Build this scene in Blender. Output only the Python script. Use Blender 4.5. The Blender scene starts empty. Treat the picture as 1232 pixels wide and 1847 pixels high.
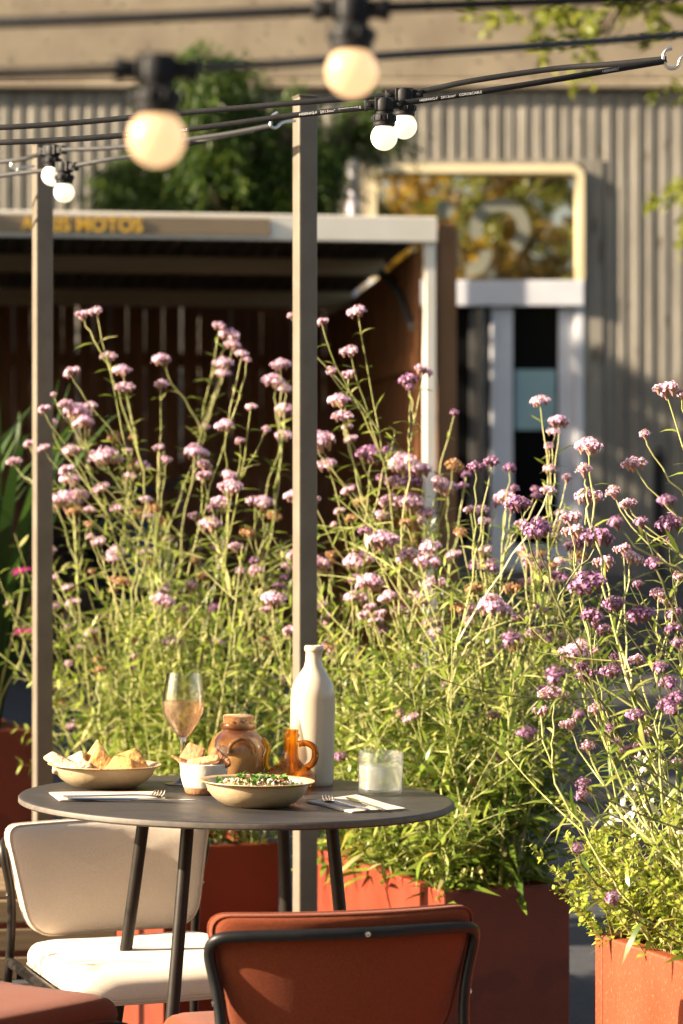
import bpy, math, random
from mathutils import Vector, Matrix, Euler
R = math.radians
scene = bpy.context.scene
col = scene.collection
rnd = random.Random(7)

# ------------------------------------------------------------------ camera, light, exposure
CAMZ, FPX, CX, CY = 1.264, 4755.0, 616.0, 923.5
SUN_EL, SUN_AZ = R(24), math.atan2(-0.98, -0.20)      # azimuth clockwise from +Y
cam = bpy.data.cameras.new('camera'); camo = bpy.data.objects.new('camera', cam); col.objects.link(camo)
camo.location = (0, 0, CAMZ); camo.rotation_euler = (R(90), 0, 0)
cam.sensor_fit = 'VERTICAL'; cam.sensor_height = 36; cam.sensor_width = 24
cam.lens = FPX / 1847 * 36
cam.clip_start = .1; cam.clip_end = 500
cam.dof.use_dof = True; cam.dof.focus_distance = 4.65; cam.dof.aperture_fstop = 4.7; cam.dof.aperture_blades = 9
scene.camera = camo
world = bpy.data.worlds.new('World'); scene.world = world; world.use_nodes = True
wn = world.node_tree; bg = wn.nodes['Background']
sky = wn.nodes.new('ShaderNodeTexSky'); sky.sky_type = 'NISHITA'; sky.sun_disc = False
sky.sun_elevation = SUN_EL; sky.sun_rotation = SUN_AZ % (2*math.pi)
sky.air_density = 1.0; sky.dust_density = 2.5; sky.ozone_density = .6
wbm = wn.nodes.new('ShaderNodeMix'); wbm.data_type = 'RGBA'; wbm.blend_type = 'MULTIPLY'; wbm.inputs['Factor'].default_value = 1
wbm.inputs['B'].default_value = (1.0, .91, .80, 1)          # the photograph's warm white balance
wn.links.new(sky.outputs[0], wbm.inputs['A']); wn.links.new(wbm.outputs['Result'], bg.inputs[0]); bg.inputs[1].default_value = 0.065
sl = bpy.data.lights.new('sun', 'SUN'); so = bpy.data.objects.new('sun', sl); col.objects.link(so)
sl.energy = 5.0; sl.angle = R(.53); sl.color = (1.0, .84, .63)
sdir = Vector((math.sin(SUN_AZ)*math.cos(SUN_EL), math.cos(SUN_AZ)*math.cos(SUN_EL), math.sin(SUN_EL)))
so.rotation_euler = sdir.to_track_quat('Z', 'Y').to_euler(); so.location = sdir*30
vs = scene.view_settings
scene.display_settings.display_device = 'sRGB'
vs.view_transform = 'Standard'; vs.look = 'None'; vs.exposure = 2.2; vs.gamma = 1; vs.use_curve_mapping = False
cy = scene.cycles
cy.use_denoising = True; cy.max_bounces = 10; cy.transmission_bounces = 10; cy.transparent_max_bounces = 12
cy.diffuse_bounces = 4; cy.glossy_bounces = 4; cy.caustics_reflective = False; cy.caustics_refractive = False
cy.sample_clamp_indirect = 6

# ------------------------------------------------------------------ helpers
def P(px, py, d):
    return Vector(((px-CX)/FPX*d, d, CAMZ-(py-CY)/FPX*d))

def tag(o, label=None, cat=None, group=None, kind=None):
    if label: o['label'] = label
    if cat: o['category'] = cat
    if group: o['group'] = group
    if kind: o['kind'] = kind
    return o

def empty(name, loc, rz=0, rot=None):
    o = bpy.data.objects.new(name, None); col.objects.link(o)
    o.location = loc; o.rotation_euler = rot if rot else (0, 0, rz); o.empty_display_size = .1
    return o

class MB:
    def __init__(s): s.v = []; s.f = []; s.m = []; s.sm = []
    def add(s, vs_, fs, mat=0, smooth=True):
        n = len(s.v); s.v.extend(vs_)
        for f in fs: s.f.append([i+n for i in f]); s.m.append(mat); s.sm.append(smooth)
    def quad(s, a, b, c, d, mat=0): s.add([a, b, c, d], [(0, 1, 2, 3)], mat, False)
    def box(s, x0, y0, z0, x1, y1, z1, mat=0, M=None):
        v = [Vector(p) for p in ((x0,y0,z0),(x1,y0,z0),(x1,y1,z0),(x0,y1,z0),(x0,y0,z1),(x1,y0,z1),(x1,y1,z1),(x0,y1,z1))]
        if M is not None: v = [M @ p for p in v]
        s.add(v, [(0,3,2,1),(4,5,6,7),(0,1,5,4),(1,2,6,5),(2,3,7,6),(3,0,4,7)], mat, False)
    def tube(s, pts, r, n=8, mat=0, flat=None, caps=True):
        pts = [Vector(p) for p in pts]
        rs = r if isinstance(r, (list, tuple)) else [r]*len(pts)
        vv = []; up = None; N = len(pts)
        for i, p in enumerate(pts):
            t = (pts[min(i+1, N-1)]-pts[max(i-1, 0)])
            if t.length < 1e-9: t = Vector((0, 0, 1))
            t.normalize()
            if flat:
                sd = t.cross(Vector((0, 0, 1))).normalized(); u = sd.cross(t)
            else:
                if up is None:
                    a = Vector((0, 0, 1)) if abs(t.z) < .9 else Vector((0, 1, 0))
                    up = (a - t*a.dot(t)).normalized()
                else:
                    up = up - t*up.dot(t)
                    if up.length < 1e-6: up = t.orthogonal()
                    up.normalize()
                u = up; sd = t.cross(u)
            for k in range(n):
                a = 2*math.pi*k/n
                if flat: vv.append(p + sd*math.cos(a)*flat[0] + u*math.sin(a)*flat[1])
                else: vv.append(p + (sd*math.cos(a)+u*math.sin(a))*rs[i])
        ff = []
        for i in range(N-1):
            for k in range(n):
                k2 = (k+1) % n
                ff.append((i*n+k, i*n+k2, (i+1)*n+k2, (i+1)*n+k))
        if caps: ff.append(tuple(range(n-1, -1, -1))); ff.append(tuple((N-1)*n+k for k in range(n)))
        s.add(vv, ff, mat, True)
    def lathe(s, prof, n=32, mat=0, c=(0, 0, 0), M=None, closed=False):
        c = Vector(c); vv = []; idx = []
        for (r, z) in prof:
            if r < 1e-6: idx.append([len(vv)]); vv.append(Vector((0, 0, z)))
            else:
                idx.append([len(vv)+k for k in range(n)])
                for k in range(n):
                    a = 2*math.pi*k/n; vv.append(Vector((r*math.cos(a), r*math.sin(a), z)))
        ff = []
        L = len(idx)
        for i in range(L-1 + (1 if closed else 0)):
            A, B = idx[i], idx[(i+1) % L]
            if len(A) == 1 and len(B) == 1: continue
            for k in range(n):
                k2 = (k+1) % n
                if len(A) == 1: ff.append((A[0], B[k2], B[k]))
                elif len(B) == 1: ff.append((A[k], A[k2], B[0]))
                else: ff.append((A[k], A[k2], B[k2], B[k]))
        vv = [(M @ p if M is not None else p) + c for p in vv]
        s.add(vv, ff, mat, True)
    def build(s, name, mats, parent=None, origin=None, bevel=0, autosmooth=True):
        me = bpy.data.meshes.new(name)
        o0 = Vector(origin) if origin is not None else Vector((0, 0, 0))
        me.from_pydata([tuple(Vector(v)-o0) for v in s.v], [], s.f)
        for m in (mats if isinstance(mats, (list, tuple)) else [mats]): me.materials.append(m)
        me.polygons.foreach_set('material_index', s.m); me.polygons.foreach_set('use_smooth', s.sm)
        me.update()
        if True in s.sm: me.set_sharp_from_angle(angle=R(50))
        o = bpy.data.objects.new(name, me); col.objects.link(o)
        if parent is not None:
            o.parent = parent
            if origin is not None and getattr(parent, 'type', '') == 'MESH': pass
        elif origin is not None: o.location = o0
        if bevel:
            b = o.modifiers.new('bevel', 'BEVEL'); b.width = bevel; b.segments = 2; b.limit_method = 'ANGLE'
        return o

def inst(name, me, parent, loc, rot=(0, 0, 0), sc=1.0):
    o = bpy.data.objects.new(name, me); col.objects.link(o); o.parent = parent
    o.location = loc; o.rotation_euler = rot
    o.scale = (sc, sc, sc) if not isinstance(sc, (tuple, list)) else sc
    return o

def bez(p0, p1, p2, p3, n=10):
    r = []
    for i in range(n+1):
        t = i/n; u = 1-t
        r.append(p0*u**3 + p1*3*u*u*t + p2*3*u*t*t + p3*t**3)
    return r

def catm(pts, n=8):
    pts = [Vector(p) for p in pts]; out = []
    for i in range(len(pts)-1):
        p0 = pts[max(i-1, 0)]; p1 = pts[i]; p2 = pts[i+1]; p3 = pts[min(i+2, len(pts)-1)]
        for k in range(n):
            t = k/n
            out.append(.5*((2*p1)+(p2-p0)*t+(2*p0-5*p1+4*p2-p3)*t*t+(3*p1-p0-3*p2+p3)*t**3))
    out.append(pts[-1]); return out

def fillet(pts, r, n=6):
    """polyline with rounded corners"""
    pts = [Vector(p) for p in pts]; out = [pts[0]]
    for i in range(1, len(pts)-1):
        a, b, c = pts[i-1], pts[i], pts[i+1]
        rr = r[i-1] if isinstance(r, (list, tuple)) else r
        d1 = min(rr, (a-b).length*.49); d2 = min(rr, (c-b).length*.49)
        s_ = b+(a-b).normalized()*d1; e = b+(c-b).normalized()*d2
        for k in range(n+1):
            t = k/n; out.append(s_*(1-t)**2 + b*2*t*(1-t) + e*t*t)
    out.append(pts[-1]); return out

def text_mesh(body, size, extrude=0.0, bold=0.0):
    cu = bpy.data.curves.new('lettering', 'FONT'); cu.body = body; cu.size = size; cu.extrude = extrude; cu.offset = bold
    ob = bpy.data.objects.new('lettering', cu); col.objects.link(ob)
    bpy.context.view_layer.update()
    dg = bpy.context.evaluated_depsgraph_get()
    me = bpy.data.meshes.new_from_object(ob.evaluated_get(dg))
    bpy.data.objects.remove(ob); bpy.data.curves.remove(cu)
    me.name = 'lettering'; me.materials.clear()
    return me

# ------------------------------------------------------------------ materials
def nd(nt, t, **kw):
    n = nt.nodes.new(t)
    for k, v in kw.items(): setattr(n, k, v)
    return n

def mat(name, c, rough=.5, metal=0, c2=None, scale=20, detail=4, bump=0, bscale=None, spec=None, coat=0, sheen=0,
        ramp=(.35, .65), stretch=None, emit=None, estr=0, trans=0, ior=1.45, speck=None, rvar=0):
    m = bpy.data.materials.new(name); m.use_nodes = True; nt = m.node_tree
    b = nt.nodes['Principled BSDF']
    b.inputs['Base Color'].default_value = (*c, 1); b.inputs['Roughness'].default_value = rough
    b.inputs['Metallic'].default_value = metal; b.inputs['IOR'].default_value = ior
    if spec is not None: b.inputs['Specular IOR Level'].default_value = spec
    b.inputs['Coat Weight'].default_value = coat; b.inputs['Coat Roughness'].default_value = .12
    if sheen: b.inputs['Sheen Weight'].default_value = sheen; b.inputs['Sheen Roughness'].default_value = .5
    b.inputs['Transmission Weight'].default_value = trans
    if emit: b.inputs['Emission Color'].default_value = (*emit, 1); b.inputs['Emission Strength'].default_value = estr
    tc = nd(nt, 'ShaderNodeTexCoord'); src = tc.outputs['Object']
    if stretch:
        mp = nd(nt, 'ShaderNodeMapping'); mp.inputs['Scale'].default_value = stretch
        nt.links.new(src, mp.inputs[0]); src = mp.outputs[0]
    colout = None
    if c2 is not None or rvar:
        no = nd(nt, 'ShaderNodeTexNoise'); no.inputs['Scale'].default_value = scale; no.inputs['Detail'].default_value = detail
        no.inputs['Roughness'].default_value = .6
        nt.links.new(src, no.inputs['Vector'])
        if c2 is not None:
            rp = nd(nt, 'ShaderNodeValToRGB'); rp.color_ramp.elements[0].position = ramp[0]; rp.color_ramp.elements[1].position = ramp[1]
            rp.color_ramp.elements[0].color = (*c, 1); rp.color_ramp.elements[1].color = (*c2, 1)
            nt.links.new(no.outputs['Fac'], rp.inputs[0]); colout = rp.outputs[0]
        if rvar:
            mr = nd(nt, 'ShaderNodeMapRange'); mr.inputs['To Min'].default_value = max(0.02, rough-rvar); mr.inputs['To Max'].default_value = rough+rvar
            nt.links.new(no.outputs['Fac'], mr.inputs['Value']); nt.links.new(mr.outputs[0], b.inputs['Roughness'])
    if speck:                                   # (colour, scale, threshold)
        vo = nd(nt, 'ShaderNodeTexNoise'); vo.inputs['Scale'].default_value = speck[1]; vo.inputs['Detail'].default_value = 1
        nt.links.new(src, vo.inputs['Vector'])
        rp2 = nd(nt, 'ShaderNodeValToRGB'); rp2.color_ramp.elements[0].position = speck[2]; rp2.color_ramp.elements[1].position = speck[2]+.04
        nt.links.new(vo.outputs['Fac'], rp2.inputs[0])
        mx = nd(nt, 'ShaderNodeMix', data_type='RGBA'); mx.inputs['A'].default_value = (*c, 1); mx.inputs['B'].default_value = (*speck[0], 1)
        if colout: nt.links.new(colout, mx.inputs['A'])
        nt.links.new(rp2.outputs[0], mx.inputs['Factor']); colout = mx.outputs['Result']
    if colout: nt.links.new(colout, b.inputs['Base Color'])
    if bump:
        nb = nd(nt, 'ShaderNodeTexNoise'); nb.inputs['Scale'].default_value = bscale or scale*2; nb.inputs['Detail'].default_value = 3
        nt.links.new(src, nb.inputs['Vector'])
        bp = nd(nt, 'ShaderNodeBump'); bp.inputs['Strength'].default_value = bump; bp.inputs['Distance'].default_value = .004
        nt.links.new(nb.outputs['Fac'], bp.inputs['Height']); nt.links.new(bp.outputs[0], b.inputs['Normal'])
    return m

def leafmat(name, c1, c2, c3=None, transl=.45, rough=.45, spec=.3):
    """leaf with per-leaf colour, light passing through it and a soft gloss"""
    m = bpy.data.materials.new(name); m.use_nodes = True; nt = m.node_tree
    b = nt.nodes['Principled BSDF']; out = nt.nodes['Material Output']
    g = nd(nt, 'ShaderNodeNewGeometry'); rp = nd(nt, 'ShaderNodeValToRGB')
    e = rp.color_ramp.elements; e[0].color = (*c1, 1); e[1].color = (*c2, 1)
    if c3: q = e.new(.78); q.color = (*c2, 1); e[2].color = (*c3, 1); e[2].position = 1.0
    nt.links.new(g.outputs['Random Per Island'], rp.inputs[0])
    nt.links.new(rp.outputs[0], b.inputs['Base Color'])
    b.inputs['Roughness'].default_value = rough; b.inputs['Specular IOR Level'].default_value = spec
    t = nd(nt, 'ShaderNodeBsdfTranslucent'); nt.links.new(rp.outputs[0], t.inputs[0])
    mx = nd(nt, 'ShaderNodeMixShader'); mx.inputs[0].default_value = transl
    nt.links.new(b.outputs[0], mx.inputs[1]); nt.links.new(t.outputs[0], mx.inputs[2]); nt.links.new(mx.outputs[0], out.inputs[0])
    return m

def glassmat(name, c, rough=0.0, ior=1.45, bump=0, bscale=60):
    return mat(name, c, rough=rough, trans=1.0, ior=ior, bump=bump, bscale=bscale)

M = {}
M['concrete'] = mat('ribbed_concrete', (.15,.136,.112), .9, c2=(.26,.236,.195), scale=2.6, detail=9, stretch=(1.6,1,.35), bump=.5, bscale=30, speck=((.10,.082,.06), 9, .66))
M['concrete_plain'] = mat('plain_concrete', (.21,.165,.115), .9, c2=(.28,.23,.16), scale=2.2, detail=8, bump=.4, bscale=40, speck=((.15,.12,.085), 14, .66))
M['asphalt'] = mat('asphalt', (.022,.023,.027), .85, c2=(.04,.041,.046), scale=40, detail=6, bump=.4, bscale=200)
M['deck'] = mat('terrace_paving', (.10,.09,.085), .8, c2=(.14,.125,.115), scale=8, bump=.3, bscale=90)
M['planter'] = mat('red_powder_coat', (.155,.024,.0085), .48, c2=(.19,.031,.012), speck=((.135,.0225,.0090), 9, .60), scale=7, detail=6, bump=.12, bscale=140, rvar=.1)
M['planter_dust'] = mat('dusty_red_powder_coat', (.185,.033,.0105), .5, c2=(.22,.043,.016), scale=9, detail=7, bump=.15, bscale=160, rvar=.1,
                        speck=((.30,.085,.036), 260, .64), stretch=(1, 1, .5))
M['soil'] = mat('soil', (.03,.02,.012), .95, c2=(.07,.045,.03), scale=60, bump=1, bscale=120)
M['steel_paint'] = mat('grey_brown_post_paint', (.125,.105,.078), .42, c2=(.155,.13,.10), scale=14, bump=.08, bscale=300, rvar=.08)
M['black_metal'] = mat('black_powder_coat', (.006,.006,.0065), .42, c2=(.010,.010,.010), spec=.3, scale=30, bump=.06, bscale=500)
M['bronze_metal'] = mat('brown_black_powder_coat', (.013,.010,.0075), .40, c2=(.018,.014,.011), spec=.3, scale=30, bump=.06, bscale=500)
M['chrome'] = mat('steel', (.72,.70,.66), .16, 1.0, c2=(.78,.76,.72), scale=25, rvar=.06)
M['zinc'] = mat('zinc_hook', (.55,.55,.54), .3, 1.0)
M['rubber'] = mat('black_rubber', (.007,.007,.008), .55, spec=.25, c2=(.012,.012,.013), scale=60, bump=.1, bscale=300)
M['cable_print'] = mat('cable_print', (.55,.55,.55), .6)
M['bulb_far'] = mat('opal_bulb', (.85,.82,.76), .25, emit=(1.0,.80,.56), estr=.24)
M['bulb_near'] = mat('warm_opal_bulb', (.26,.17,.10), .25, emit=(1.0,.60,.30), estr=.27)
def fabric(name, c, c2, sc=420, sheen=.35):
    m = mat(name, c, .92, c2=c2, scale=sc, detail=3, bump=.5, bscale=900, sheen=sheen, spec=.15)
    return m
M['cream'] = fabric('cream_wool', (.70,.59,.465), (.77,.655,.53), 350)
M['rust'] = fabric('rust_wool', (.145,.030,.0095), (.19,.043,.0145), 380, .12)
M['cream_pipe'] = fabric('cream_piping', (.55,.44,.33), (.61,.50,.39))
M['rust_pipe'] = fabric('rust_piping', (.15,.031,.010), (.19,.044,.015), 420, .12)
M['table'] = mat('dark_laminate', (.026,.0235,.0225), .42, c2=(.042,.038,.036), spec=.35, scale=5, detail=9, bump=.12, bscale=260, rvar=.17, stretch=(1, 6, 1))
M['table_edge'] = mat('laminate_edge', (.10,.08,.06), .6, c2=(.06,.05,.04), scale=60)
M['stoneware'] = mat('speckled_stoneware', (.40,.29,.165), .38, c2=(.47,.36,.22), scale=14, detail=5, bump=.12, bscale=90, speck=((.10,.06,.03), 150, .73), coat=.25)
M['stoneware_rim'] = mat('toasted_glaze_rim', (.44,.25,.11), .4, c2=(.54,.38,.22), scale=40, coat=.2, speck=((.12,.06,.03), 170, .68))
M['white_glaze'] = mat('white_glaze', (.62,.56,.47), .35, c2=(.68,.63,.55), scale=18, bump=.25, bscale=50, coat=.3)
M['raw_clay'] = mat('raw_clay', (.28,.13,.055), .8, c2=(.36,.19,.09), scale=50, bump=.3, bscale=160)
M['bottle'] = mat('cream_stoneware_glaze', (.50,.40,.29), .22, c2=(.55,.455,.34), scale=9, detail=5, bump=.06, bscale=40, coat=.4)
M['jar'] = mat('brown_salt_glaze', (.16,.066,.017), .22, c2=(.44,.235,.085), scale=16, detail=6, bump=.15, bscale=60, coat=.6, ramp=(.4,.62), stretch=(1,1,.6))
M['jar_dark'] = mat('dark_brown_glaze', (.05,.022,.010), .25, c2=(.12,.05,.018), scale=22, coat=.5)
M['cork'] = mat('cork', (.46,.28,.14), .9, c2=(.58,.39,.22), scale=60, bump=.8, bscale=140, speck=((.16,.07,.03), 120, .66))
def thin_glass(name, tint, refr=0.0, edge=(4.0, .6, .025), bump=0, rough=.02, ior=1.45, milky=None):
    m = bpy.data.materials.new(name); m.use_nodes = True; nt = m.node_tree; nt.nodes.remove(nt.nodes['Principled BSDF'])
    out = nt.nodes['Material Output']
    t = nd(nt, 'ShaderNodeBsdfTransparent'); t.inputs[0].default_value = (*tint, 1); sh_ = t.outputs[0]
    g = nd(nt, 'ShaderNodeBsdfGlossy'); g.inputs['Roughness'].default_value = rough
    nrm = None
    if bump:
        tc = nd(nt, 'ShaderNodeTexCoord'); v = nd(nt, 'ShaderNodeTexVoronoi'); v.inputs['Scale'].default_value = 150
        nt.links.new(tc.outputs['Object'], v.inputs['Vector'])
        bp = nd(nt, 'ShaderNodeBump'); bp.inputs['Strength'].default_value = bump; bp.inputs['Distance'].default_value = .002
        nt.links.new(v.outputs['Distance'], bp.inputs['Height']); nrm = bp.outputs[0]; nt.links.new(nrm, g.inputs['Normal'])
    if refr:
        rf_ = nd(nt, 'ShaderNodeBsdfRefraction'); rf_.inputs['Color'].default_value = (*tint, 1); rf_.inputs['IOR'].default_value = ior; rf_.inputs['Roughness'].default_value = rough
        if nrm: nt.links.new(nrm, rf_.inputs['Normal'])
        m1 = nd(nt, 'ShaderNodeMixShader'); m1.inputs[0].default_value = refr; nt.links.new(sh_, m1.inputs[1]); nt.links.new(rf_.outputs[0], m1.inputs[2]); sh_ = m1.outputs[0]
    if milky:
        tr = nd(nt, 'ShaderNodeBsdfTranslucent'); tr.inputs[0].default_value = (*milky[0], 1)
        df = nd(nt, 'ShaderNodeBsdfDiffuse'); df.inputs[0].default_value = (*milky[0], 1)
        m0 = nd(nt, 'ShaderNodeMixShader'); m0.inputs[0].default_value = .6; nt.links.new(df.outputs[0], m0.inputs[1]); nt.links.new(tr.outputs[0], m0.inputs[2])
        m1 = nd(nt, 'ShaderNodeMixShader'); m1.inputs[0].default_value = milky[1]; nt.links.new(sh_, m1.inputs[1]); nt.links.new(m0.outputs[0], m1.inputs[2]); sh_ = m1.outputs[0]
    f = nd(nt, 'ShaderNodeLayerWeight')
    if nrm: nt.links.new(nrm, f.inputs['Normal'])
    pw = nd(nt, 'ShaderNodeMath', operation='POWER'); pw.inputs[1].default_value = edge[0]; nt.links.new(f.outputs['Facing'], pw.inputs[0])
    ml_ = nd(nt, 'ShaderNodeMath', operation='MULTIPLY_ADD'); ml_.inputs[1].default_value = edge[1]; ml_.inputs[2].default_value = edge[2]; nt.links.new(pw.outputs[0], ml_.inputs[0])
    mx = nd(nt, 'ShaderNodeMixShader'); nt.links.new(ml_.outputs[0], mx.inputs[0]); nt.links.new(sh_, mx.inputs[1]); nt.links.new(g.outputs[0], mx.inputs[2])
    nt.links.new(mx.outputs[0], out.inputs[0]); return m
M['solid_glass'] = glassmat('solid_glass', (.98,.98,.97))
M['glass'] = thin_glass('clear_glass', (.975,.975,.965), refr=.04, rough=.01, edge=(2.2, .85, .05))
M['tumbler'] = thin_glass('pressed_tumbler_glass', (.97,.98,.96), bump=.16, edge=(2.5, .8, .045), milky=((.9,.89,.84), .05))
M['wine'] = thin_glass('rose_wine', (.99,.80,.62), refr=.06, ior=1.33, milky=((.97,.72,.52), .20))
M['water'] = thin_glass('cloudy_water', (.97,.97,.94), bump=.1, ior=1.33, milky=((.98,.97,.92), .27))
M['ice'] = thin_glass('ice', (.95,.96,.96), refr=.4, ior=1.3, rough=.1, milky=((.85,.86,.86), .15))
M['amber'] = thin_glass('amber_glass', (.93,.71,.30), refr=.35)
M['amber_handle'] = thin_glass('dark_amber_glass', (.74,.42,.09), refr=.5)
M['napkin'] = mat('paper_napkin', (.48,.40,.32), .9, c2=(.54,.45,.365), scale=120, bump=.25, bscale=500)
M['bread'] = mat('toasted_flatbread', (.44,.205,.05), .7, c2=(.58,.33,.11), scale=38, detail=7, bump=.7, bscale=110, speck=((.36,.15,.04), 60, .66))
M['bread_edge'] = mat('flatbread_crumb', (.52,.30,.11), .85, c2=(.64,.43,.2), scale=90, bump=.8, bscale=200)
M['crisp'] = mat('pale_seeded_crisp', (.54,.37,.2), .8, c2=(.68,.52,.34), scale=70, bump=1, bscale=130)
M['cracker'] = mat('brown_cracker', (.24,.092,.036), .75, c2=(.42,.19,.075), scale=40, detail=7, bump=.9, bscale=120)
M['cracker_pale'] = mat('pale_cracker', (.46,.22,.085), .8, c2=(.62,.36,.17), scale=46, detail=7, bump=.9, bscale=120)
M['grain'] = mat('grain', (.30,.18,.075), .6, c2=(.46,.32,.16), scale=120)
M['cheese'] = mat('white_cheese', (.50,.45,.35), .6, c2=(.60,.55,.45), scale=80)
M['beet'] = mat('pink_radish', (.50,.035,.10), .4, c2=(.65,.12,.2), scale=80)
M['raisin'] = mat('dark_berry', (.09,.02,.02), .4)
M['herb'] = leafmat('herb_leaf', (.05,.13,.018), (.10,.22,.03), transl=.3)
M['stem'] = mat('verbena_stem', (.24,.27,.075), .42, c2=(.46,.43,.19), scale=9, detail=2)
M['stem_shaded'] = mat('verbena_stem_shaded', (.085,.095,.035), .5, c2=(.12,.12,.05), scale=40, detail=2)  # stem colour darkened to carry the shade over the near right plants
M['leaf'] = leafmat('verbena_leaf', (.055,.10,.012), (.30,.36,.055), (.60,.54,.24), transl=.48, rough=.34, spec=.5)
M['leaf_low'] = leafmat('verbena_low_leaf', (.06,.115,.015), (.24,.30,.04), (.56,.46,.10), transl=.36, rough=.3, spec=.6)
M['leaf_far'] = leafmat('verbena_leaf_far', (.06,.11,.014), (.32,.37,.06), (.60,.54,.24), transl=.5)
M['sage'] = leafmat('sage_leaf', (.19,.27,.03), (.36,.40,.055), (.48,.46,.10))
M['sage_stem'] = mat('sage_stem', (.22,.21,.06), .6, c2=(.17,.12,.06), scale=30)
M['sage_flower'] = leafmat('white_petal', (.76,.72,.62), (.85,.82,.75), transl=.35)
M['blade'] = leafmat('sword_leaf', (.022,.052,.010), (.05,.095,.016), transl=.35)
M['magenta'] = leafmat('magenta_petal', (.42,.012,.16), (.55,.03,.24), transl=.3)
M['fl'] = leafmat('lilac_floret', (.76,.44,.68), (.94,.72,.86), (.97,.85,.91), transl=.45)
M['fl_dark'] = leafmat('purple_floret', (.31,.125,.29), (.52,.29,.47), transl=.25)
M['fl_old'] = leafmat('faded_floret', (.30,.16,.06), (.46,.27,.12), (.6,.36,.34), transl=.2)
M['calyx'] = mat('calyx', (.30,.14,.18), .6, c2=(.34,.22,.11), scale=30)
M['calyx_dark'] = mat('dark_calyx', (.11,.045,.075), .6, c2=(.15,.08,.06), scale=30)
M['calyx_old'] = mat('dry_calyx', (.20,.11,.045), .7, c2=(.30,.17,.07), scale=30)
M['wood'] = mat('red_brown_timber', (.21,.085,.030), .7, c2=(.33,.135,.05), scale=6, detail=7, stretch=(4,4,.4), bump=.3, bscale=20)
M['wood_post'] = mat('brown_timber_post', (.16,.075,.028), .7, c2=(.22,.11,.045), scale=8, stretch=(4,4,.3), bump=.3)
M['wood_pale'] = mat('pale_timber', (.46,.36,.22), .75, c2=(.54,.43,.28), scale=6, stretch=(.4,4,4), bump=.2)
M['white_paint'] = mat('cream_white_paint', (.78,.72,.60), .5, c2=(.83,.78,.68), scale=5, bump=.1)
M['sign_brown'] = mat('brown_sign_panel', (.24,.175,.105), .5, c2=(.27,.20,.125), scale=3)
M['sign_yellow'] = mat('yellow_letters', (.85,.50,.06), .5)
M['corrugated'] = mat('weathered_roof_sheet', (.085,.07,.05), .6, c2=(.13,.105,.075), scale=5)
M['frame_gold'] = mat('champagne_frame', (.72,.60,.36), .38, .1, c2=(.78,.66,.42), scale=3)
M['aluminium'] = mat('grey_aluminium', (.62,.62,.66), .45, .1, c2=(.70,.70,.73), scale=3)
M['dark_alu'] = mat('dark_aluminium', (.10,.095,.09), .4, .4)
M['poster'] = mat('pale_blue_sheet', (.26,.40,.42), .6, c2=(.30,.45,.46), scale=4)
M['vinyl'] = mat('frosted_vinyl', (.20,.20,.15), .6)
M['dark_in'] = mat('dark_interior', (.012,.011,.010), .9)
M['pipe'] = mat('pale_lilac_pipe', (.55,.52,.56), .5)
M['moto_dark'] = mat('dark_plastic', (.02,.02,.022), .35)
M['moto_blue'] = mat('blue_white_fairing', (.10,.11,.125), .45, c2=(.02,.04,.08), scale=3.2, ramp=(.5,.56))
M['moto_red'] = mat('red_plastic', (.05,.004,.004), .5)
M['tree_leaf'] = leafmat('feathery_leaf', (.025,.058,.008), (.065,.115,.016), (.15,.20,.025), transl=.42)
M['tree_yellow'] = leafmat('golden_leaf', (.26,.17,.012), (.46,.30,.025), (.12,.14,.015), transl=.5)
M['tree_light'] = leafmat('fresh_leaf', (.14,.18,.02), (.26,.27,.04), transl=.5)
M['bark'] = mat('bark', (.07,.05,.035), .9, c2=(.12,.09,.065), scale=14, stretch=(3,3,.6), bump=1, bscale=30)
M['bench_wood'] = mat('olive_brown_slats', (.16,.105,.055), .55, c2=(.21,.145,.08), scale=10, stretch=(.4,4,4), bump=.2)
def mirror_glass():
    m = bpy.data.materials.new('reflective_window_glass'); m.use_nodes = True; nt = m.node_tree
    b = nt.nodes['Principled BSDF']; out = nt.nodes['Material Output']
    b.inputs['Base Color'].default_value = (.012,.011,.009,1); b.inputs['Roughness'].default_value = .2
    g = nd(nt, 'ShaderNodeBsdfGlossy'); g.inputs['Roughness'].default_value = .015; g.inputs['Color'].default_value = (1,.95,.85,1)
    n = nd(nt, 'ShaderNodeTexNoise'); n.inputs['Scale'].default_value = 1.6
    bp = nd(nt, 'ShaderNodeBump'); bp.inputs['Strength'].default_value = .05; bp.inputs['Distance'].default_value = .02
    nt.links.new(n.outputs['Fac'], bp.inputs['Height']); nt.links.new(bp.outputs[0], g.inputs['Normal'])
    mx = nd(nt, 'ShaderNodeMixShader'); mx.inputs[0].default_value = .62
    nt.links.new(b.outputs[0], mx.inputs[1]); nt.links.new(g.outputs[0], mx.inputs[2]); nt.links.new(mx.outputs[0], out.inputs[0])
    return m
M['mirror_glass'] = mirror_glass()
M['door_glass'] = mat('dark_door_glass', (.006,.006,.006), .08, spec=.12)

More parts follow.
